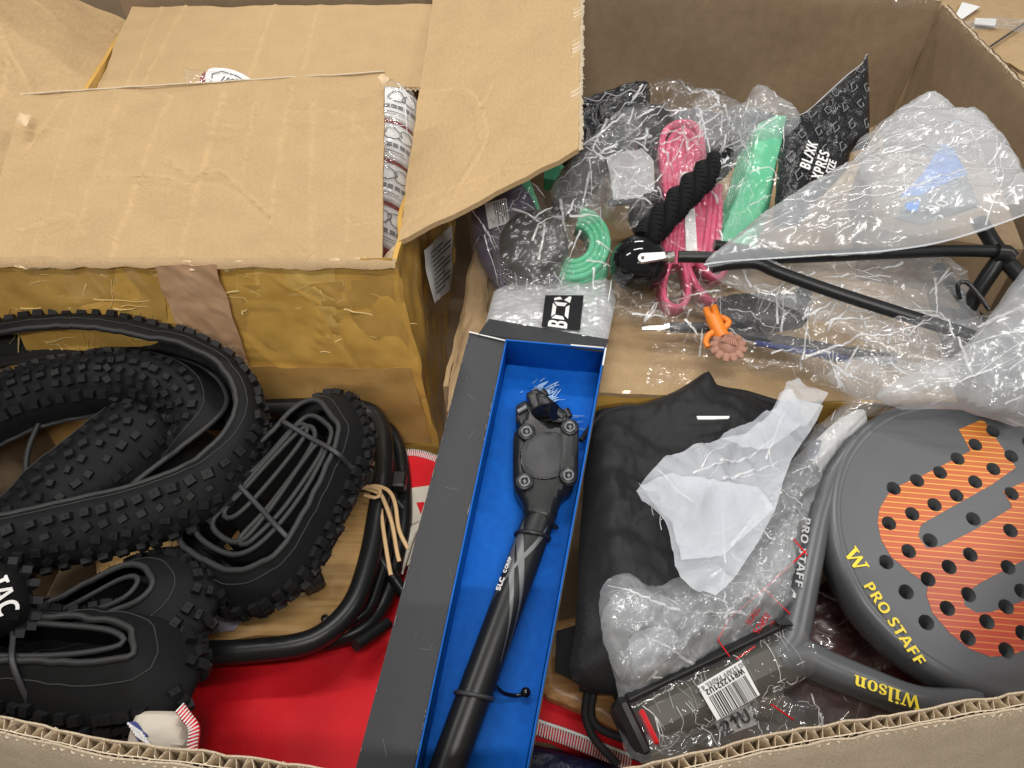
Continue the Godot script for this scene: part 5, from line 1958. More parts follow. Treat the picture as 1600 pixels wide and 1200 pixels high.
	redt.box(Transform3D(Basis(hx, hy, f.n), f.at(h0 + hd * 0.006 - Vector2(-hd.y, hd.x) * 0.004, 0.004)), Vector3(0.004, 0.026, 0.029), 0.0015)
	put(redt, M.red, "red_band", o)
	var hoop := G.new()
	for k in 5:
		var a := hit(top, 1211 + k * 4.5, 968)
		hoop.tube([top.at(a, 0.0), top.at(a + Vector2(-hd.y, hd.x) * -0.006, 0.003)], 0.0014, 5)
	put(hoop, M.black, "cord_end", o)
	# shrink film on the handle
	var sg := G.new()
	var rows3 := []
	for i in 60:
		var s := i / 59.0
		var row := PackedVector3Array()
		for q in 24:
			var a := TAU * q / 24
			var r := Vector2(signf(cos(a)) * pow(absf(cos(a)), 0.55) * 0.0225, signf(sin(a)) * pow(absf(sin(a)), 0.55) * 0.018)
			var wob: float = crumple(Vector2(s * hl * 1.2, q * 0.006)) * 0.0016
			row.append(f.at(h0 + hd * (s * hl * 1.02), 0) + hy * (r.x + signf(r.x) * wob) + f.n * (r.y + signf(r.y) * absf(wob)))
		rows3.append(row)
	sg.grid(rows3, true, false, Vector2(1, 1))
	var shrink := put(sg, M.wrap, "shrink_film", o)
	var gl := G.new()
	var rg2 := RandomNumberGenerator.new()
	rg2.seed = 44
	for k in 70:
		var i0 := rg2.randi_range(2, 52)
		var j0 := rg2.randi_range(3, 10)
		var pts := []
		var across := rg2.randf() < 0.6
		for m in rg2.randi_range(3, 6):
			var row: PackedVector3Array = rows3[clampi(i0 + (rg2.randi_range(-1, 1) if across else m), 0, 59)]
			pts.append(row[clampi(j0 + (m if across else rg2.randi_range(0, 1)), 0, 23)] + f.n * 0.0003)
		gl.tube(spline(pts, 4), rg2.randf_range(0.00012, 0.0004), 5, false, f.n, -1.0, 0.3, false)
	put(gl, M.fold, "fold_glints", shrink).set_meta("kind", "stuff")  # glints of the shrink film laid on as pale tubes
	# barcode sticker
	var lf := frame(f.at(hm, 0.0195), f.n, hx)
	var lq := hits(lf, [1089, 1072, 1158, 1031, 1187, 1086, 1120, 1126])
	var lab := put(plate(lq, lf, 0.0006, 0.0004, 0.02), M.paper, "barcode_sticker", o)
	var lx := (lq[1] - lq[0]).normalized()
	var ly := (lq[3] - lq[0]).normalized()
	var bars := G.new()
	var r := RandomNumberGenerator.new()
	r.seed = 8
	var wdt := lq[0].distance_to(lq[1])
	var x := 0.0035
	while x < wdt - 0.004:
		var b := r.randf_range(0.0004, 0.0013)
		var p := lq[0] + lx * x + ly * 0.0105
		var q := lq[0] + lx * (x + b) + ly * 0.0105
		var e := ly * 0.0165
		bars.quad(lf.at(p, 0.0009), lf.at(q, 0.0009), lf.at(q + e, 0.0009), lf.at(p + e, 0.0009))
		x += b + r.randf_range(0.0004, 0.0011)
	sub(bars, M.ink, "bars", lab)
	letters("WR112321U2", 0.0042, M.ink, lab, lf, lq[0].lerp(lq[1], 0.5) + ly * 0.0072, -lx, 0.0009)
	letters("PRO STAFF PADEL 4 Ze", 0.0024, M.inkgrey, lab, lf, lq[0].lerp(lq[1], 0.5) + ly * 0.0032, -lx, 0.0009)
	var tagf := frame(f.at(hit(top, 1150, 1120), -0.012), f.n, hx)
	var tq := hits(tagf, [1108, 1118, 1168, 1088, 1183, 1132, 1128, 1152])
	var tag := put(plate(tq, tagf, 0.0006, 0.0004, 0.02), M.paper, "paper_tag", o)
	letters("321U2", 0.0105, M.ink, tag, tagf, hit(tagf, 1150, 1128), lx, 0.001)
	letters("VIETNAM", 0.004, M.inkgrey, tag, tagf, hit(tagf, 1168, 1112), -lx, 0.001)
	letters("2)", 0.006, M.ink, tag, tagf, hit(tagf, 1132, 1136), lx, 0.001)
	# lettering
	var d1 := hit(top, 1430, 1025) - hit(top, 1358, 918)
	letters("PRO STAFF", 0.0092, M.yellow, o, f, hit(top, 1396, 973), d1, 0.0188, "lettering", true, false, 1.1)
	letters("W", 0.0135, M.yellow, o, f, hit(top, 1337, 874), d1, 0.0188, "lettering", true, true, 1.0)
	var af := f.up(0.0176)
	var d2 := hit(af, 1247, 930) - hit(af, 1264, 790)
	letters("PRO STAFF", 0.0062, M.letter_grey, o, af, hit(af, 1254, 862), d2, 0.0003, "lettering", true, false, 1.5)
	var d3 := hit(af, 1340, 1062) - hit(af, 1432, 1094)
	letters("Wilson", 0.0105, M.yellow, o, af, hit(af, 1386, 1082), d3, 0.0003, "lettering", true, true, 1.0)
	build_racket_film(f, o)

func build_racket_film(f: F, _o: Node3D) -> void:
	# white and navy article seen through the film above the tissue
	var bf := frame(pd(1250, 760, 0.73), Vector3(-0.25, 0.75, 0.6))
	var w := thing("white_navy_pack", "white pack with dark navy patches inside clear film behind the racket", "packet", bf.o)
	put(pillow(smooth2(hits(bf, [1195, 850, 1225, 760, 1265, 700, 1305, 660, 1350, 640, 1350, 700, 1310, 780, 1280, 870, 1230, 900]), 3), bf, 0.012, 0.03, 0.03), M.white, "body", w)
	put(plate(smooth2(hits(bf.up(0.0135), [1262, 704, 1276, 688, 1284, 690, 1276, 712, 1264, 718]), 2), bf.up(0.0135), 0.0, 0.001, 0.01), M.navy, "navy_patch", w)
	put(plate(smooth2(hits(bf.up(0.0135), [1204, 822, 1222, 795, 1240, 770, 1250, 772, 1232, 804, 1210, 836]), 2), bf.up(0.0135), 0.0, 0.001, 0.01), M.navy, "navy_patch", w)
	# red printed filling seen in the throat and below the handle
	var rf := frame(pd(1330, 1010, 0.70), Vector3(0, 0.8, 0.5))
	var rp := thing("red_printed_pack", "crumpled dark red printed wrapper under the throat of the racket", "packet", rf.o)
	put(pillow(smooth2(hits(rf, [1240, 980, 1300, 900, 1360, 960, 1430, 1040, 1480, 1130, 1380, 1160, 1280, 1130, 1230, 1060]), 3), rf, 0.015, 0.02, 0.04, 0.005, func(p, _e): return crumple(p) * 0.006), M.red_wrap, "wrapper", rp)
	# clear bag round the racket
	var ff := frame3(pd(960, 1000, 0.60), pd(1330, 660, 0.72), pd(1250, 1000, 0.63))
	var o := thing("racket_film", "clear crinkled plastic bag with red print, pulled back from the racket", "plastic bag", ff.at(hit(ff, 1150, 950)))
	put(film([935, 940, 950, 905, 985, 896, 1010, 915, 1050, 905, 1085, 890, 1130, 860, 1170, 800, 1210, 745, 1270, 690, 1320, 650, 1340, 642, 1348, 652, 1308, 700, 1274, 770, 1254, 850, 1243, 930, 1224, 975, 1120, 1030, 1000, 1088, 975, 1110, 960, 1060, 942, 1000], ff.up(0.004), 0.024, 0.018, Vector2(4, 4), 0.05, 0.003), M.milky2, "film", o)
	put(film([938, 970, 965, 925, 1000, 920, 1060, 935, 1130, 905, 1200, 850, 1240, 800, 1236, 880, 1200, 960, 1080, 1040, 1000, 1070, 960, 1050], ff.up(0.012), 0.022, 0.02, Vector2(9, 1), 0.05, 0.003), M.milky2, "film_fold", o)
	put(film([975, 1105, 1100, 1090, 1200, 1070, 1270, 1030, 1330, 1045, 1420, 1085, 1500, 1100, 1480, 1125, 1300, 1150, 1100, 1185, 1000, 1195, 970, 1150], frame3(pd(975, 1150, 0.575), pd(1480, 1100, 0.63), pd(1250, 1040, 0.66)), 0.014, 0.014, Vector2(2, 6), 0.04, 0.003), M.milky4, "film_lower", o)
	put(film([1240, 975, 1270, 920, 1300, 880, 1350, 960, 1400, 1040, 1330, 1040, 1262, 1010], frame3(pd(1250, 1010, 0.67), pd(1400, 1040, 0.67), pd(1300, 890, 0.71)), 0.01, 0.012, Vector2(6, 6), 0.03, 0.003), M.film2, "film_throat", o)
	# a block of foam padding in the fold, and the red printed outline
	var pf := ff.up(-0.006)
	put(pillow(smooth2(hits(pf, [965, 1010, 985, 985, 1040, 975, 1060, 1000, 1030, 1040, 985, 1060]), 3), pf, 0.012, 0.01, 0.02, 0.004, func(p, _e): return crumple(p) * 0.006), M.tissue, "padding", o)
	var pr := G.new()
	var lf := ff.up(0.026)
	for q in [[1260, 860, 1195, 920, 1140, 966, 1122, 1000, 1140, 1026], [1192, 918, 1230, 955, 1242, 968], [1150, 1030, 1180, 1010], [1205, 1100, 1240, 1125], [1240, 842, 1262, 868]]:
		pr.tube(hits3(lf, q), 0.0007, 4, false, lf.n, 0.0003)
	put(pr, M.red, "printed_line", o)
	for q in [["SDOS", 1176, 962], ["IGROS", 1190, 974], ["CASK", 1204, 984]]:
		letters(q[0], 0.0052, M.red, o, lf, hit(lf, q[1], q[2]), hit(lf, 1150, 1010) - hit(lf, 1182, 965), 0.0, "lettering", false)

# ---------------------------------------------------------------- heap of bagged exercise gear on the flat carton
var T: F
func ribbon(g: G, f: F, pts: PackedVector2Array, w: float, t: float, h: float, closed := false) -> void:
	var line := even(spline(Array(pts), 6, closed), 0.004, closed)
	var p3 := []
	for p in line:
		p3.append(f.at(p, h))
	# a flat strap standing on edge: wide along the frame's normal
	var rows := []
	var c := p3.size()
	for i in c:
		var a: Vector3 = p3[(i - 1 + c) % c] if closed or i > 0 else p3[0]
		var b: Vector3 = p3[(i + 1) % c] if closed or i < c - 1 else p3[c - 1]
		var s := (b - a).normalized().cross(f.n).normalized()
		var row := PackedVector3Array()
		for q in [[-0.5, -0.5], [-0.5, 0.42], [-0.3, 0.5], [0.3, 0.5], [0.5, 0.42], [0.5, -0.5]]:
			row.append((p3[i] as Vector3) + s * q[0] * t + f.n * q[1] * w)
		rows.append(row)
	if closed:
		rows.append(rows[0])
	g.grid(rows, true)

func build_heap() -> void:
	T = frame3(Vector3(0, 0.735, -0.687), Vector3(0.3, 0.735, -0.687), Vector3(0, 0.855, -0.889))
	# black poly bag by the side flap
	var b1 := thing("black_poly_bag", "small glossy black plastic bag beside the big side flap of the carton", "plastic bag", T.at(hit(T, 955, 180)))
	put(pillow(smooth2(hits(T, [880, 170, 935, 142, 1000, 124, 1020, 134, 1010, 180, 990, 240, 900, 262, 870, 250]), 3), T.up(-0.015), 0.04, 0.03, 0.06, 0.004, func(p, _e): return crumple(p) * 0.012), M.black_poly, "bag_body", b1)
	var e1 := G.new()
	e1.tube(even(spline(hits3(T.up(0.03), [912, 152, 935, 158, 948, 146, 965, 150, 985, 140, 1000, 146, 1010, 132]), 5), 0.003), 0.0005, 5)
	put(e1, M.letter_grey, "pale_seam", b1)
	# grey plastic bag behind at the middle
	var b2 := thing("grey_bagged_band", "dark grey band in a clear bag behind the green band, against the back wall", "exercise band", T.at(hit(T, 1195, 170)))
	put(pillow(smooth2(hits(T, [1140, 170, 1175, 158, 1235, 180, 1250, 215, 1180, 235, 1130, 215]), 3), T.up(-0.02), 0.03, 0.03, 0.04, 0.005), M.dark, "band", b2)
	put(film([1130, 175, 1160, 165, 1176, 138, 1190, 140, 1215, 155, 1245, 180, 1255, 215, 1210, 235, 1150, 240], T.up(0.0), 0.03, 0.01, Vector2(7, 3), 0.04, 0.0035, 1), M.milky2, "clear_bag", b2)
	# black bands and pouch in the large clear bag
	var b3 := thing("black_bagged_bands", "black bands and straps bunched up inside a large crinkled clear bag", "exercise band", T.at(hit(T, 980, 250)))
	for q in [[[940, 200, 985, 170, 1040, 172, 1052, 200, 1040, 245, 960, 260], M.black, 0.0], [[880, 270, 930, 215, 960, 215, 955, 260, 900, 330, 862, 330], M.dark, -0.005], [[1040, 175, 1100, 170, 1140, 190, 1130, 235, 1060, 230], M.gray_band, -0.008], [[985, 320, 1020, 300, 1040, 315, 1030, 360, 985, 360], M.black, 0.006]]:
		put(pillow(smooth2(hits(T, q[0]), 3), T.up(q[2]), 0.026, 0.04, 0.03, 0.005, func(p, _e): return crumple(p) * 0.004), q[1], "band", b3)
	put(plate(hits(T.up(0.022), [948, 245, 1000, 228, 1022, 250, 1022, 318, 960, 318]), T.up(0.022), 0.0, 0.002, 0.008, func(p, _e): return nz.mid.get_noise_2d(p.x, p.y) * 0.006), M.letter_grey, "grey_pouch", b3)  # flat grey face of the pouch in the clear bag
	var zp := G.new()
	zp.tube(hits3(T.up(0.032), [950, 318, 1022, 312]), 0.004, 6, false, T.n, 0.002)
	put(zp, M.black, "zip", b3)
	put(film([858, 305, 880, 262, 925, 218, 944, 170, 975, 150, 1010, 138, 1045, 128, 1075, 140, 1120, 150, 1150, 165, 1174, 192, 1168, 245, 1140, 285, 1090, 300, 1040, 330, 1015, 366, 975, 362, 930, 335, 890, 350, 862, 345], T.up(0.012), 0.034, 0.022, Vector2(1, 1), 0.06, 0.003), M.film, "clear_bag", b3)
	put(film([945, 300, 960, 240, 1000, 215, 1030, 235, 1035, 300, 1020, 360, 985, 366, 950, 345], T.up(0.03), 0.02, 0.016, Vector2(3, 8), 0.04, 0.003), M.film2, "clear_bag_fold", b3)
	put(film([1040, 150, 1080, 140, 1140, 165, 1170, 190, 1168, 240, 1120, 270, 1080, 250, 1050, 210], T.up(0.028), 0.02, 0.018, Vector2(8, 8), 0.04, 0.003), M.film2, "clear_bag_fold", b3)
	build_bands()
	build_rope()
	build_mailers()
	build_rack()
	build_toy_and_tools()
	build_sweeping_film()

func build_bands() -> void:
	# pink
	var p := thing("pink_band", "pink exercise band folded into long loops inside clear film", "exercise band", T.at(hit(T, 1075, 350)), "folded exercise bands in clear bags")
	var f := T.up(0.012)
	var lines := [
		[1034, 470, 1034, 430, 1040, 330, 1032, 250, 1036, 215, 1058, 200, 1084, 206, 1094, 240, 1098, 330],
		[1042, 400, 1046, 330, 1040, 255, 1046, 225, 1062, 212, 1078, 220, 1086, 250, 1088, 320],
		[1048, 420, 1054, 330, 1050, 260, 1054, 238, 1064, 226, 1072, 240, 1078, 300],
		[1052, 420, 1060, 330, 1058, 280, 1064, 246],
		[1104, 420, 1112, 340, 1114, 290],
		[1112, 430, 1120, 350, 1120, 296],
		[1096, 420, 1104, 340, 1106, 290]]
	for l in lines:
		var g := G.new()
		ribbon(g, f, hits(f, l), 0.028, 0.0075, 0.0)
		put(g, M.pink, "strand", p)
	for l in [[1046, 410, 1036, 440, 1034, 468, 1046, 484, 1064, 482, 1072, 462, 1068, 430, 1062, 400], [1078, 400, 1094, 425, 1116, 440, 1128, 430, 1126, 416], [1070, 420, 1084, 450, 1104, 474, 1122, 478]]:
		var g := G.new()
		ribbon(g, f, hits(f, l), 0.026, 0.0068, 0.002)
		put(g, M.pink, "end_loop", p)
	put(plate(hits(f.up(0.014), [1060, 270, 1076, 268, 1086, 330, 1090, 396, 1072, 396, 1070, 330]), f.up(0.014), 0.0, 0.002, 0.01), M.paper, "paper_sleeve", p)
	put(plate(hits(f, [1032, 250, 1060, 205, 1092, 240, 1118, 290, 1116, 400, 1080, 420, 1034, 420]), f, 0.011, 0.018, 0.01, flat2, 0.003), M.pink, "folded_stack", p)
	put(film([1022, 215, 1045, 192, 1090, 195, 1118, 225, 1130, 300, 1135, 400, 1130, 478, 1080, 496, 1030, 505, 1024, 440, 1030, 330], T.up(0.022), 0.012, 0.009, Vector2(11, 2), 0.03, 0.003), M.film, "clear_film", p)
	# green on the right
	var q := thing("green_band", "broad green exercise band in clear film beside the patterned black bag", "exercise band", T.at(hit(T, 1170, 300)), "folded exercise bands in clear bags")
	for k in 5:
		var g := plate(hits(T, [1162 + k * 4, 218 - k * 3, 1190 + k * 4, 200 - k * 2, 1222, 196 - k, 1222 - k * 2, 235, 1205 - k * 4, 330, 1180 - k * 5, 392, 1112 + k * 2, 396, 1118 + k * 2, 365, 1148 + k * 3, 275]), T.up(-0.012 + k * 0.007), 0.0, 0.0062, 0.012, func(pp, _e): return nz.soft.get_noise_2d(pp.x, pp.y) * 0.004, 0.002)
		put(g, M.green, "fold", q)
	put(film([1105, 405, 1112, 360, 1145, 270, 1160, 210, 1195, 188, 1228, 192, 1226, 240, 1210, 335, 1185, 400, 1150, 410], T.up(0.022), 0.01, 0.009, Vector2(2, 13), 0.03, 0.003), M.film, "clear_film", q)
	# green loop lower left
	var l := thing("green_loop_band", "green exercise band coiled in a half ring under the wrapped black disc", "exercise band", T.at(hit(T, 900, 400)), "folded exercise bands in clear bags")
	for k in 4:
		var g := G.new()
		var r := 30.0 + k * 8.0
		var pts := []
		for i in 12:
			var a := -1.35 + 3.3 * i / 11.0
			pts.append_array([893 + cos(a) * r, 388 + sin(a) * r * 0.98])
		ribbon(g, T, hits(T, pts), 0.03, 0.0072, 0.004)
		put(g, M.green, "turn", l)
	put(pillow(smooth2(hits(T, [868, 425, 905, 430, 945, 405, 950, 430, 920, 452, 880, 456, 862, 448]), 3), T.up(-0.006), 0.018, 0.02, 0.02, 0.005), M.green, "lower_fold", l)
	put(film([855, 300, 900, 292, 935, 315, 950, 360, 962, 400, 958, 440, 930, 460, 880, 462, 850, 450, 860, 400], T.up(0.02), 0.012, 0.012, Vector2(4, 14), 0.03, 0.003), M.film, "clear_film", l)
	for w in [[[806, 282, 824, 268, 846, 330, 832, 345], "green band tip showing under the lower edge of the side flap"], [[852, 252, 880, 232, 890, 246, 868, 280, 850, 278], "green band end tucked between the side flap and the clear bag"]]:
		var t := thing("green_band_end", w[1], "exercise band", T.at(hit(T, w[0][0], w[0][1])))
		put(plate(hits(T, w[0]), T.up(0.0), 0.0, 0.03, 0.01, flat2, 0.002), M.green, "band", t)
	# purple
	var v := thing("purple_band", "dull purple band in a clear bag with a printed sticker, left of the black disc", "exercise band", T.at(hit(T, 790, 400)), "folded exercise bands in clear bags")
	var PF := T.up(0.002)
	put(pillow(smooth2(hits(PF, [736, 330, 770, 300, 810, 285, 840, 330, 850, 400, 880, 450, 850, 475, 800, 470, 770, 440, 748, 400]), 3), PF, 0.022, 0.05, 0.03, 0.005), M.purple, "band", v)
	for k in 8:
		var g := G.new()
		ribbon(g, PF, hits(PF, [752 + k * 3.5, 380 + k * 3, 790, 420 + k * 7, 850, 448 + k * 4]), 0.006, 0.002, 0.023)
		put(g, M.purple, "fold", v)
	var sl := hits(PF.up(0.026), [757, 318, 791, 309, 796, 348, 764, 358])
	var stk := put(plate(sl, PF.up(0.026), 0.0, 0.0006, 0.02), M.paper, "sticker", v)
	var ln := G.new()
	for k in 6:
		var a: Vector2 = sl[0].lerp(sl[1], 0.42 + k * 0.1)
		var b: Vector2 = sl[3].lerp(sl[2], 0.42 + k * 0.1)
		ln.tube([PF.at(a.lerp(b, 0.08), 0.0268), PF.at(a.lerp(b, 0.55 + 0.4 * absf(sin(k * 1.7))), 0.0268)], 0.0006, 4, false, PF.n, 0.0002)
	sub(ln, M.inkgrey, "print", stk)
	put(film([730, 320, 760, 300, 800, 285, 850, 300, 870, 400, 900, 455, 870, 490, 820, 495, 775, 470, 745, 420, 735, 370], PF.up(0.02), 0.018, 0.012, Vector2(14, 4), 0.04, 0.0032), M.film2, "clear_bag", v)
	# wrapped black disc
	var dc := T.up(0.04).at(hit(T.up(0.04), 834, 382))
	var d := thing("wrapped_disc", "black round rubber end stop wrapped in cloudy film, lower left of the heap", "rope end", dc)
	var dn := (T.n + Vector3(-0.12, 0.0, 0.1)).normalized()
	var df := frame(dc, dn)
	var g := G.new()
	g.lathe(Transform3D(Basis(df.x, df.n, -df.y), dc), [[0.0, -0.03], [0.034, -0.03], [0.039, -0.01], [0.0385, 0.008], [0.034, 0.014], [0.02, 0.016], [0, 0.014]], 40)
	put(g, M.black, "disc", d)
	put(drawn(film([772, 340, 800, 326, 840, 325, 880, 340, 893, 380, 890, 420, 872, 450, 842, 470, 812, 465, 790, 440, 772, 410], df.up(0.006), 0.016, 0.007, Vector2(6, 16), 0.03, 0.003), 0.6, 1.0, 0.25), M.milky3, "cloudy_film", d)
	put(drawn(film([835, 330, 870, 322, 905, 310, 930, 318, 938, 345, 900, 360, 890, 385, 850, 380, 836, 360], df.up(0.022), 0.012, 0.016, Vector2(16, 6), 0.03, 0.0028), 0.6, 0.8, 1.3), M.film, "gathered_film", d)

# a twisted rope with a round rubber end cap
func build_rope() -> void:
	var f := T.up(0.04)
	var a := f.at(hit(f, 1006, 376))
	var b := f.at(hit(f, 1132, 246))
	var o := thing("triceps_rope", "thick twisted black pull rope with a glossy round end cap", "exercise rope", a)
	var ax := (b - a).normalized()
	var s := ax.cross(f.n).normalized()
	var L := a.distance_to(b)
	for k in 3:
		var pts := []
		for i in 90:
			var t := i / 89.0
			var an := TAU * (k / 3.0 + t * L / 0.075)
			var bow := f.n * sin(t * PI) * 0.012
			pts.append(a + ax * L * t + bow + s * cos(an) * 0.0085 + f.n * sin(an) * 0.0085)
		var g := G.new()
		g.tube(pts, 0.0088, 12, false, f.n)
		put(g, M.rope, "strand", o)
		# yarn lay on the strand
		var y := G.new()
		for j in 5:
			var yp := []
			for i in 90:
				var t := i / 89.0
				var an := TAU * (j / 5.0 - t * L / 0.022)
				var c: Vector3 = pts[i]
				yp.append(c + s * cos(an) * 0.0088 + f.n * sin(an) * 0.0088)
			y.tube(yp, 0.0012, 4, false, f.n)
		sub(y, M.rope, "yarn", o.get_child(o.get_child_count() - 1))
	var dn := (f.n + Vector3(0.05, 0, 0.15)).normalized()
	var cc := T.up(0.03).at(hit(T.up(0.03), 998, 413))
	var df := frame(cc, dn)
	var g2 := G.new()
	g2.lathe(Transform3D(Basis(df.x, df.n, -df.y), cc), [[0.0, -0.02], [0.028, -0.02], [0.033, -0.004], [0.0325, 0.008], [0.028, 0.020], [0.02, 0.0285], [0.01, 0.033], [0, 0.034]], 48)
	put(g2, M.black_gloss, "end_cap", o)

func build_mailers() -> void:
	# patterned black mailer standing up
	var f := frame3(pd(1222, 195, 0.93), pd(1354, 90, 1.0), pd(1225, 335, 0.87))
	var o := thing("patterned_mailer", "black shipping bag patterned with grey squares, one pointed corner standing up", "mailer bag", f.at(hit(f, 1280, 300)))
	var ol := hits(f, [1221, 192, 1258, 178, 1290, 150, 1325, 118, 1345, 102, 1354, 84, 1356, 120, 1358, 180, 1357, 228, 1330, 235, 1322, 268, 1290, 300, 1250, 350, 1208, 352, 1214, 280])
	put(pillow(ol, f, 0.014, 0.02, 0.03, 0.003, func(p, _e): return crumple(p) * 0.007), M.black_poly, "bag_body", o)
	var pr := G.new()
	var hx := func(p: Vector2) -> float:
		return 0.0145 * dome(edge_dist(p, ol), 0.03) + crumple(p) * 0.007 * sm(edge_dist(p, ol) / 0.012) + 0.0012
	var u := hit(f, 1260, 190)
	var e1 := hit(f, 1290, 163) - u
	var e2 := hit(f, 1272, 223) - u
	for i in range(-4, 6):
		for j in range(-2, 7):
			var c: Vector2 = u + e1 * i * 0.66 + e2 * (j + 0.5 * (i % 2)) * 0.85
			if not Geometry2D.is_point_in_polygon(c, ol) or edge_dist(c, ol) < 0.006:
				continue
			if i < 1 and j > 2:
				continue
			var pts := []
			for q in [[-1, -1], [1, -1], [1, 1], [-1, 1]]:
				var pp: Vector2 = c + (e1.normalized() * q[0] + e2.normalized() * q[1]) * 0.0052
				pts.append(f.at(pp, hx.call(pp)))
			pr.tube([pts[1], pts[0], pts[3], pts[2], pts[1].lerp(pts[2], 0.6)], 0.0009, 4, false, f.n, 0.0004)
	put(pr, M.print_grey, "printed_squares", o).set_meta("kind", "stuff")
	var d := hit(f, 1262, 236) - hit(f, 1246, 284)
	for q in [["BL/XK", 1251, 262, 0.0125], ["XPRES", 1269, 277, 0.0125], ["SIZE", 1285, 280, 0.009]]:
		letters(q[0], q[3], M.white, o, f, hit(f, q[1], q[2]), d, 0.0215, "lettering", true, false, 0.95)
	var sm_o := G.new()
	sm_o.tube(even(spline(hits3(f, [1221, 191, 1258, 177, 1290, 149, 1325, 117, 1346, 101, 1354, 86], 0.001), 4), 0.004), 0.001, 5)
	put(sm_o, M.letter_grey, "sealed_edge", o)
	# silver padded mailer under the top of the blue tray
	var mf := frame3(pd(765, 505, 0.80), pd(952, 530, 0.795), pd(780, 455, 0.86)).up(0.004)
	var m := thing("silver_mailer", "silver bubble mailer with a black logo label at the head of the tray", "mailer bag", mf.at(hit(mf, 860, 490)))
	var bub := func(p: Vector2, e: float) -> float:
		return 0.0018 * absf(sin(p.x * 300.0) * sin(p.y * 300.0 + sin(p.x * 300.0))) * sm(e / 0.01) + nz.mid.get_noise_2d(p.x, p.y) * 0.004
	put(pillow(hits(mf, [757, 512, 772, 455, 800, 440, 958, 440, 962, 470, 950, 532, 945, 560, 760, 530]), mf, 0.006, 0.012, 0.02, 0.003, bub), M.mailer, "envelope", m)
	var lf := mf.up(0.0105)
	var lp := hits(lf, [852, 462, 912, 462, 906, 516, 846, 510])
	put(plate(lp, lf, 0.0006, 0.0006, 0.02), M.ink, "label", m)
	# logo: a square ring cut at two corners, letters running up the label
	var lg := G.new()
	var c := hit(lf, 876, 487)
	var ex := (hit(lf, 890, 489) - c)
	var ey := (hit(lf, 878, 473) - c)
	for q in [[[-0.9, -0.9], [0.55, -0.9], [0.3, -0.55], [-0.5, -0.5]], [[0.9, -0.75], [0.9, 0.75], [0.5, 0.5], [0.5, -0.45]], [[0.6, 0.95], [-0.9, 0.9], [-0.5, 0.5], [0.35, 0.55]], [[-1.0, 0.75], [-0.95, -0.75], [-0.55, -0.4], [-0.55, 0.4]], [[0.2, 1.25], [0.9, 1.0], [1.0, 1.7], [0.75, 1.75]], [[0.0, 1.3], [-0.9, 1.05], [-0.95, 1.3], [-0.3, 1.55]]]:
		var v3 := []
		for k in q:
			v3.append(lf.at(c + ex * k[0] + ey * k[1], 0.0011))
		lg.quad(v3[0], v3[1], v3[2], v3[3])
	put(lg, M.white, "logo", m)
	letters("B", 0.02, M.white, m, lf, hit(lf, 872, 508), ey, 0.001, "lettering", true, false, 1.0)

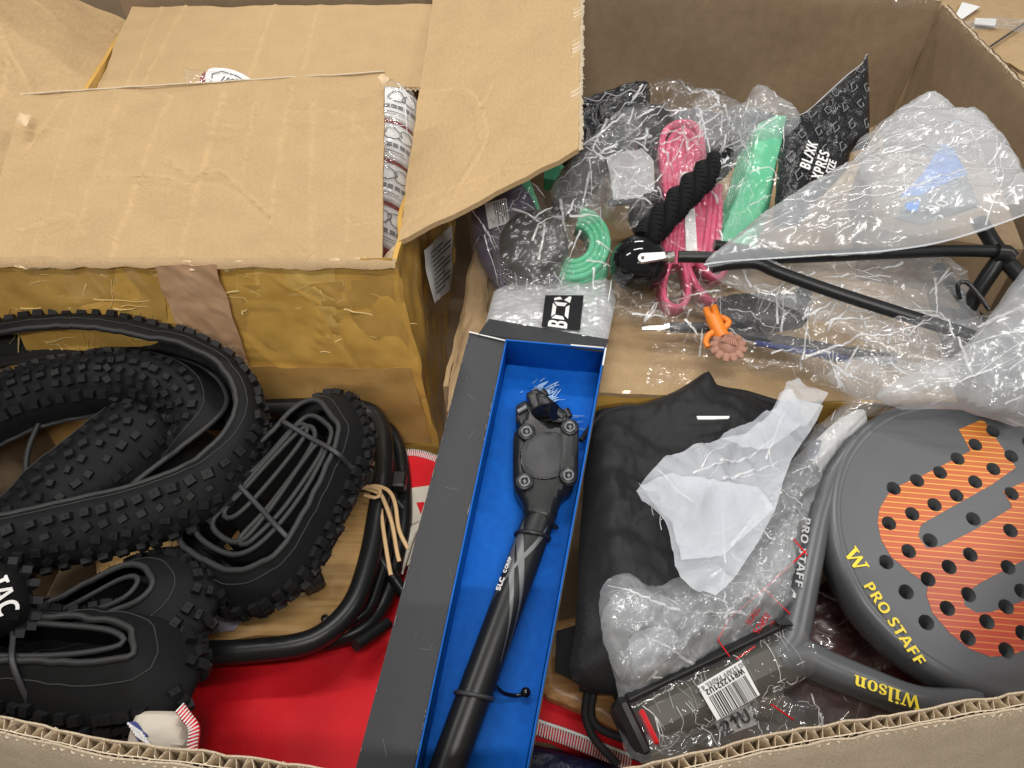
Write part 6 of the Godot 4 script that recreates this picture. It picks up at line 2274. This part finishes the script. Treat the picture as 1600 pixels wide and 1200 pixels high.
func build_rack() -> void:
	var o := thing("bicycle_rack", "black tubular bicycle carrier frame half out of a cloudy plastic bag", "bicycle rack", pd(1350, 430, 0.78))
	var tube := func(called: String, pts: Array, r: float, m: Material, sub_n := 6) -> void:
		var g := G.new()
		var p3 := []
		for q in pts:
			p3.append(pd(q[0], q[1], q[2]))
		g.tube(even(spline(p3, sub_n), 0.005) if p3.size() > 2 else p3, r, 14, false, Vector3(0.1, 0.9, 0.4))
		put(g, m, called, o)
	tube.call("upper_strut", [[1060, 401, 0.79], [1200, 403, 0.78], [1380, 396, 0.77], [1480, 392, 0.765], [1550, 393, 0.76], [1566, 398, 0.76]], 0.0062, M.black_paint)
	tube.call("lower_strut", [[1112, 417, 0.76], [1140, 412, 0.76], [1182, 411, 0.757], [1215, 425, 0.752], [1320, 462, 0.735], [1505, 521, 0.71], [1620, 560, 0.70]], 0.0064, M.black_paint)
	tube.call("far_strut", [[1116, 383, 0.82], [1160, 390, 0.82], [1210, 402, 0.82]], 0.006, M.black_paint, 3)
	tube.call("side_tube", [[1530, 345, 0.79], [1562, 395, 0.765], [1600, 440, 0.75], [1660, 520, 0.73]], 0.0078, M.black_paint)
	tube.call("cross_tube", [[1566, 400, 0.762], [1548, 425, 0.765], [1520, 468, 0.775], [1500, 510, 0.785]], 0.0082, M.black_paint)
	tube.call("far_tube", [[1464, 415, 0.84], [1500, 462, 0.82], [1530, 500, 0.80]], 0.006, M.black_paint)
	tube.call("light_bracket", [[1500, 468, 0.765], [1496, 446, 0.765], [1508, 440, 0.762], [1525, 456, 0.76], [1545, 484, 0.757]], 0.0022, M.black_gloss)
	var wd := G.new()
	wd.tube([pd(1556, 394, 0.758), pd(1572, 397, 0.757), pd(1578, 404, 0.757)], 0.0092, 12, false, Vector3.UP)
	put(wd, M.black_paint, "weld", o)
	# open end of the lower strut
	var en := G.new()
	var c := pd(1111.6, 417.2, 0.7595)
	var dr := (pd(1112, 417, 0.76) - pd(1140, 412, 0.76)).normalized()
	en.tube([c, c + dr * 0.0006], 0.0048, 14)
	put(en, M.hole, "tube_opening", o)
	# silver clevis with its lock nut
	var cv := G.new()
	var p0 := pd(1004, 404, 0.785)
	var p1 := pd(1046, 402, 0.788)
	var cd := (p1 - p0).normalized()
	var cfm := frame(p0, (eye - p0).normalized() + Vector3(0, 0.5, 0), cd)
	var len := p0.distance_to(p1)
	for s in [1.0, -1.0]:
		var pl := PackedVector2Array()
		for k in 9:
			var a := PI * 0.5 + PI * k / 8.0
			pl.append(Vector2(cos(a) * 0.0048, sin(a) * 0.0048))
		pl.append_array([Vector2(len * 0.8, -0.0034), Vector2(len * 0.8, 0.0034)])
		var pg := G.new()
		sheet(pg, pl, cfm, 0.003, func(_p, _e): return s * 0.0034, [[Vector2(0, 0), 0.002, circle(Vector2.ZERO, 0.002, 12)]])
		rim(pg, pl, cfm, s * 0.0034, s * 0.0016)
		put(pg, M.steel, "clevis_arm", o)
	cv.tube([p0 + cd * len * 0.72, p1 + cd * 0.004], 0.0036, 10)
	put(cv, M.steel, "clevis_shank", o)
	var nt := G.new()
	nt.tube([p1 - cd * 0.003, p1 + cd * 0.004], 0.0062, 6)
	put(nt, M.steel, "lock_nut", o)
	# --- the cloudy bag pulled back over it
	var mf := frame3(pd(1110, 410, 0.755), pd(1600, 322, 0.72), pd(1450, 165, 0.90))
	var bag := thing("cloudy_bag", "large cloudy plastic bag draped over the black rack, upper right", "plastic bag", mf.at(hit(mf, 1400, 300)))
	put(drawn(film([1098, 412, 1135, 388, 1180, 352, 1240, 312, 1300, 276, 1345, 246, 1362, 218, 1385, 195, 1420, 172, 1455, 155, 1475, 165, 1505, 186, 1530, 182, 1556, 205, 1580, 240, 1610, 290, 1640, 330, 1600, 336, 1540, 360, 1450, 384, 1350, 398, 1260, 400, 1180, 406, 1130, 414], mf.up(0.003), 0.028, 0.011, Vector2(20, 1), 0.07, 0.0035, 2, 0.45), 0.25, 2.6, 0.8), M.milky, "upper_sheet", bag)
	put(film([1330, 240, 1360, 210, 1400, 178, 1455, 155, 1500, 186, 1530, 182, 1580, 240, 1610, 300, 1540, 330, 1440, 345, 1380, 330], mf.up(-0.02), 0.02, 0.012, Vector2(22, 9), 0.07, 0.0035, 2, 0.45), M.milky2, "back_sheet", bag)
	var hem := G.new()
	hem.tube(even(spline(hits3(mf.up(0.006), [1100, 413, 1140, 408, 1200, 404, 1290, 398, 1380, 392, 1470, 378, 1560, 350, 1640, 320]), 6), 0.004), 0.0014, 6, false, mf.n, 0.0007)
	put(hem, M.milky, "hem", bag)
	var lf := frame3(pd(1100, 414, 0.79), pd(1600, 610, 0.735), pd(1500, 440, 0.82))
	put(film([1100, 414, 1160, 408, 1250, 402, 1350, 398, 1450, 395, 1510, 430, 1530, 500, 1550, 600, 1480, 596, 1400, 560, 1300, 510, 1200, 472, 1130, 445], lf, 0.02, 0.012, Vector2(25, 3), 0.06, 0.0035, 2, 0.45), M.milky2, "lower_sheet", bag)
	# blue sleeve and dark card inside the bag
	var bf := mf.up(-0.012)
	var ins := thing("blue_sleeve", "bright blue plastic corner seen through the cloudy bag", "plastic sleeve", bf.at(hit(bf, 1460, 290)))
	put(plate(hits(bf, [1405, 310, 1440, 275, 1472, 226, 1486, 232, 1512, 276, 1470, 292, 1440, 305]), bf, 0.002, 0.002, 0.01, func(p, _e): return nz.mid.get_noise_2d(p.x, p.y) * 0.003), M.blue_film, "sleeve", ins)
	put(plate(hits(bf, [1415, 315, 1440, 305, 1512, 278, 1530, 320, 1440, 350, 1400, 340]), bf, 0.0, 0.002, 0.01), M.gray_band, "card", ins)
	put(plate(hits(bf, [1415, 322, 1438, 318, 1432, 334, 1414, 332]), bf, 0.004, 0.002, 0.01), M.blue_film, "blue_tab", ins)
	letters("DO", 0.012, M.white, ins, bf, hit(bf, 1464, 327), Vector2(1, 0.5), 0.004)
	# cartons and sacks behind it at the back wall, and the sack at the right front
	var kb := thing("small_carton", "small brown carton standing behind the rack tubes at the right wall", "carton", Vector3(0.53, 0.72, -0.8))
	var kg := G.new()
	kg.box(Transform3D(Basis().rotated(Vector3.UP, -0.25), Vector3(0.53, 0.745, -0.83)), Vector3(0.16, 0.1, 0.2), 0.003)
	put(kg, M.bin, "carton_body", kb)
	var rf := frame3(pd(1600, 430, 0.70), pd(1640, 640, 0.66), pd(1430, 590, 0.69))
	var rb := thing("cloudy_sack", "cloudy plastic sack bulging at the right edge above the racket", "plastic bag", rf.at(hit(rf, 1560, 560)))
	put(drawn(film([1640, 400, 1590, 432, 1560, 475, 1520, 525, 1480, 566, 1430, 580, 1390, 600, 1370, 620, 1410, 640, 1500, 640, 1660, 660], rf.up(0.01), 0.03, 0.010, Vector2(30, 3), 0.07, 0.0035, 2, 0.45), 0.6, 2.4, 0.7), M.milky, "sack", rb)
	put(pillow(smooth2(hits(rf, [1640, 480, 1560, 520, 1530, 580, 1560, 630, 1640, 640]), 3), rf.up(-0.015), 0.02, 0.03, 0.04), M.dark, "contents", rb)
	put(film([1290, 588, 1330, 560, 1380, 556, 1430, 566, 1480, 560, 1500, 585, 1440, 610, 1400, 632, 1340, 622], rf.up(0.0), 0.02, 0.016, Vector2(33, 8), 0.05, 0.003), M.milky2, "sack_end", rb)

func build_sweeping_film() -> void:
	var f := frame3(pd(1290, 470, 0.77), pd(1600, 420, 0.715), pd(1400, 620, 0.70))
	var o := thing("sweeping_film", "long sweep of clear film from the rack tubes down to the top of the racket", "plastic sheet", f.at(hit(f, 1420, 540)))
	put(drawn(film([1180, 470, 1260, 440, 1340, 452, 1420, 470, 1500, 500, 1560, 480, 1620, 430, 1640, 560, 1600, 640, 1500, 640, 1420, 640, 1330, 660, 1290, 690, 1240, 720, 1270, 670, 1320, 630, 1290, 600, 1230, 560, 1190, 515], f.up(-0.004), 0.02, 0.016, Vector2(51, 2), 0.06, 0.0035, 2, 0.7), 0.5, 2.2, 0.9), M.milky5, "film", o)
	put(drawn(film([1250, 700, 1300, 650, 1380, 612, 1480, 598, 1600, 600, 1640, 640, 1560, 630, 1450, 622, 1370, 640, 1310, 690, 1270, 740], frame3(pd(1250, 710, 0.70), pd(1640, 610, 0.68), pd(1400, 600, 0.72)).up(0.006), 0.014, 0.012, Vector2(55, 2), 0.03, 0.003, 2, 0.8), 0.4, 2.0, 1.0), M.milky5, "film_edge", o)
	# upper centre: the clear bag's loose mouth spilling over the bands
	var t := T.up(0.045)
	var p := thing("loose_film", "loose mouth of a clear bag spilling over the bands behind the black rope", "plastic sheet", t.at(hit(t, 1120, 220)))
	put(drawn(film([1080, 160, 1130, 150, 1172, 185, 1178, 250, 1160, 300, 1130, 330, 1110, 300, 1100, 240], t, 0.014, 0.02, Vector2(61, 3), 0.04, 0.003, 3, 0.8), 1.9, 2.0, 1.2), M.milky5, "film", p)
	put(drawn(film([860, 300, 900, 240, 950, 190, 985, 165, 1005, 200, 985, 260, 960, 330, 930, 350, 890, 345], t, 0.014, 0.02, Vector2(64, 5), 0.04, 0.003, 3, 0.8), 2.2, 2.0, 1.2), M.milky5, "film", p)

func build_toy_and_tools() -> void:
	# long clear bag with the second strut and tools
	var f := frame3(pd(960, 500, 0.855), pd(1330, 600, 0.775), pd(1250, 460, 0.84))
	var o := thing("tool_bag", "long clear plastic bag holding a strut and tools on the flat carton", "plastic bag", f.at(hit(f, 1150, 530)))
	var dk := f.up(0.004)
	put(pillow(smooth2(hits(dk, [1120, 470, 1200, 462, 1260, 470, 1255, 510, 1180, 520, 1120, 512]), 3), dk, 0.018, 0.01, 0.02, 0.004), M.dark, "folded_cover", o)
	put(pillow(smooth2(hits(dk, [1236, 468, 1262, 472, 1258, 495, 1240, 515, 1232, 500, 1240, 485]), 3), dk.up(0.018), 0.012, 0.01, 0.01, 0.003), M.black, "black_strap", o)
	var g := G.new()
	var f2 := f.up(0.012)
	g.tube(hits3(f2, [1046, 512, 1110, 512]), 0.0058, 12)
	g.tube(hits3(f2, [1106, 512, 1310, 548, 1400, 565]), 0.0062, 12)
	put(g, M.dark, "strut", o)
	var cvg := G.new()
	cvg.tube(hits3(f2, [1003, 512, 1040, 512]), 0.0042, 8, false, f.n, 0.002)
	cvg.tube(hits3(f2, [1038, 512, 1046, 512]), 0.0062, 6)
	put(cvg, M.steel, "clevis", o)
	var bl := G.new()
	bl.tube(hits3(f.up(0.009), [1180, 533, 1330, 562]), 0.005, 10)
	put(bl, M.navy_mesh, "blue_rod", o)
	put(film([958, 496, 1000, 480, 1060, 470, 1120, 440, 1200, 448, 1290, 462, 1340, 480, 1420, 520, 1500, 580, 1440, 600, 1380, 622, 1330, 616, 1240, 600, 1160, 582, 1090, 560, 1010, 524], f.up(0.016), 0.02, 0.015, Vector2(40, 2), 0.06, 0.003, 2), M.film2, "clear_bag", o)
	put(film([1150, 570, 1250, 560, 1340, 540, 1420, 560, 1480, 590, 1420, 622, 1340, 618, 1250, 600], f.up(0.02), 0.016, 0.02, Vector2(44, 6), 0.05, 0.003, 2), M.film, "clear_bag_end", o)
	put(film([960, 430, 1000, 455, 1030, 470, 1028, 500, 990, 500, 955, 492, 950, 460], f.up(0.02), 0.01, 0.012, Vector2(47, 6), 0.03, 0.003, 2), M.film2, "clear_bag_corner", o)
	# little orange figure with a flower-like head, lying head down
	var t := f.up(0.042)
	var toy := thing("toy_figure", "small orange toy figure with a brown flower shaped mane, lying head down", "toy figure", t.at(hit(t, 1125, 520)))
	var body := G.new()
	var cap := func(gg: G, a: Array, r0: float, k: float) -> void:
		gg.tube(even(spline(hits3(t, a, 0.004), 5), 0.002), r0, 10, false, t.n, -1.0, k)
	cap.call(body, [1114, 500, 1118, 510, 1124, 522, 1130, 532], 0.0085, 0.85)
	var tb := put(body, M.orange, "torso", toy)
	for q in [["leg", [1117, 508, 1107, 496, 1103, 486], 0.0048], ["leg", [1121, 506, 1118, 494, 1115, 482], 0.0046], ["arm", [1127, 520, 1138, 508, 1133, 502, 1124, 498], 0.0036], ["arm", [1116, 522, 1106, 528, 1102, 538, 1106, 546], 0.0036]]:
		var lg := G.new()
		cap.call(lg, q[1], q[2], 0.8)
		put(lg, M.orange, q[0], toy)
	var hd := hit(t, 1137, 546)
	var mane := G.new()
	var pe := hit(t, 1165, 546).distance_to(hd)
	for k in 12:
		var a := TAU * k / 12 + 0.1
		var d := Vector2(cos(a), sin(a))
		mane.tube([t.at(hd + d * pe * 0.35, 0.006), t.at(hd + d * pe * 0.72, 0.006), t.at(hd + d * pe * 0.98, 0.004)], 0.0062, 8, false, t.n, 0.004, 0.55)
	put(mane, M.mauve, "mane", toy)
	var hg := G.new()
	hg.lathe(Transform3D(Basis(t.x, t.n, -t.y), t.at(hd, 0.0)), [[pe * 0.72, 0.002], [pe * 0.62, 0.009], [pe * 0.4, 0.013], [pe * 0.2, 0.015], [0, 0.0155]], 28)
	put(hg, M.mauve, "head", toy)
	var hr := G.new()
	for k in 7:
		var x := (k - 3) * pe * 0.13
		hr.tube(spline([t.at(hd + Vector2(x, pe * 0.5), 0.0115), t.at(hd + Vector2(x * 0.8, pe * 0.15), 0.0155), t.at(hd + Vector2(x * 1.1, -pe * 0.2), 0.0152)], 5), 0.0011, 5)
	put(hr, M.mauve, "hair", toy)

# ---------------------------------------------------------------- light
func build_lamps() -> void:
	var em := mat(Color(1, 0.97, 0.92), 0.4)
	em.emission_enabled = true
	em.emission = Color(1.0, 0.97, 0.92)
	em.emission_energy_multiplier = 1.5
	var k := 0
	for p in LAMPS:
		var a := AreaLight3D.new()
		a.name = "strip_light_%03d" % k
		a.area_size = Vector2(p[2], 0.09)
		a.light_energy = LAMP_POWER * p[3]
		a.light_color = Color(1.0, 0.985, 0.965)
		a.shadow_enabled = true
		a.position = Vector3(p[0], LAMP_Y, p[1])
		a.rotation = Vector3(-PI / 2, 0, 0)
		a.set("area_range", 12.0)
		add_child(a)
		var l := thing("ceiling_strip_lamp", "long white strip lamp on the hall ceiling, number %s from the front" % ["first", "second", "third", "fourth", "fifth", "sixth"][k], "lamp", Vector3(p[0], LAMP_Y + 0.02, p[1]), "strip lamps on the ceiling")
		l.set_meta("label", "white ceiling strip lamp %s" % ["far behind the bin", "above the back of the bin", "above the viewer", "behind the viewer", "added left of the bin for more highlights", "added right of the bin for more highlights"][k])
		var g := G.new()
		g.box(Transform3D(Basis(), Vector3(p[0], LAMP_Y + 0.012, p[1])), Vector3(p[2], 0.01, 0.09))
		put(g, em, "diffuser", l)
		var h := G.new()
		h.box(Transform3D(Basis(), Vector3(p[0], LAMP_Y + 0.05, p[1])), Vector3(p[2] + 0.06, 0.06, 0.13), 0.01)
		put(h, M.white, "housing", l)
		k += 1

const LAMP_Y := 3.6
const LAMP_POWER := 3.8
const LAMPS := [[0.1, -3.2, 1.5, 1.0], [-0.3, -1.0, 1.5, 0.7], [0.2, 0.9, 1.5, 0.8], [0.0, 2.6, 1.5, 1.7], [-2.6, -0.6, 1.5, 0.8], [2.7, -0.2, 1.5, 0.8]]  # last two strips are added to give more highlight streaks

func _ready() -> void:
	var cam := Camera3D.new()
	cam.name = "camera"
	cam.position = eye
	cam.rotation = Vector3(-PI / 4, 0, 0)
	cam.fov = rad_to_deg(2.0 * atan(600.0 / FOCAL))
	cam.near = 0.05
	cam.far = 40.0
	add_child(cam)
	cam.current = true
	var we := WorldEnvironment.new()
	we.name = "hall_air"
	var e := Environment.new()
	e.background_mode = Environment.BG_COLOR
	e.background_color = Color(0.62, 0.62, 0.62)
	e.background_energy_multiplier = 0.55
	e.tonemap_mode = Environment.TONE_MAPPER_LINEAR
	e.tonemap_exposure = 1.2
	e.sdfgi_enabled = true
	e.ssao_enabled = true
	e.ssil_enabled = true
	we.environment = e
	add_child(we)
	make_materials()
	M.dark_silver = mat(lin(0.16, 0.165, 0.17), 0.35, 0.5)
	M.red_wrap = mat(lin(0.10, 0.022, 0.022), 0.3)
	M.milky5 = clear(lin(0.84, 0.87, 0.90), 0.07, 0.1, null, 0.0, 1.0)
	M.nick = mat(lin(0.17, 0.17, 0.175), 0.6)
	M.lilac = mat(lin(0.62, 0.58, 0.72), 0.6)
	M.taped4 = M.taped.duplicate()
	M.taped4.albedo_color = lin(0.80, 0.54, 0.16)
	M.milky4 = clear(lin(0.82, 0.84, 0.86), 0.09, 0.12, null, 0.0, 1.0)
	M.taped3 = M.taped.duplicate()
	M.taped3.albedo_color = lin(0.60, 0.37, 0.10)
	M.milky3 = clear(lin(0.72, 0.70, 0.66), 0.055, 0.2, null, 0.0, 1.0)
	M.rope = mat(lin(0.009, 0.009, 0.010), 0.8, 0, 0.3)
	M.print_grey = mat(lin(0.22, 0.22, 0.23), 0.4)
	build_lamps()
	build_bin()
	build_carton()
	build_support()
	build_red()
	build_stool()
	build_tyres()
	build_tray()
	build_black_bag()
	build_tissue()
	build_racket()
	build_heap()
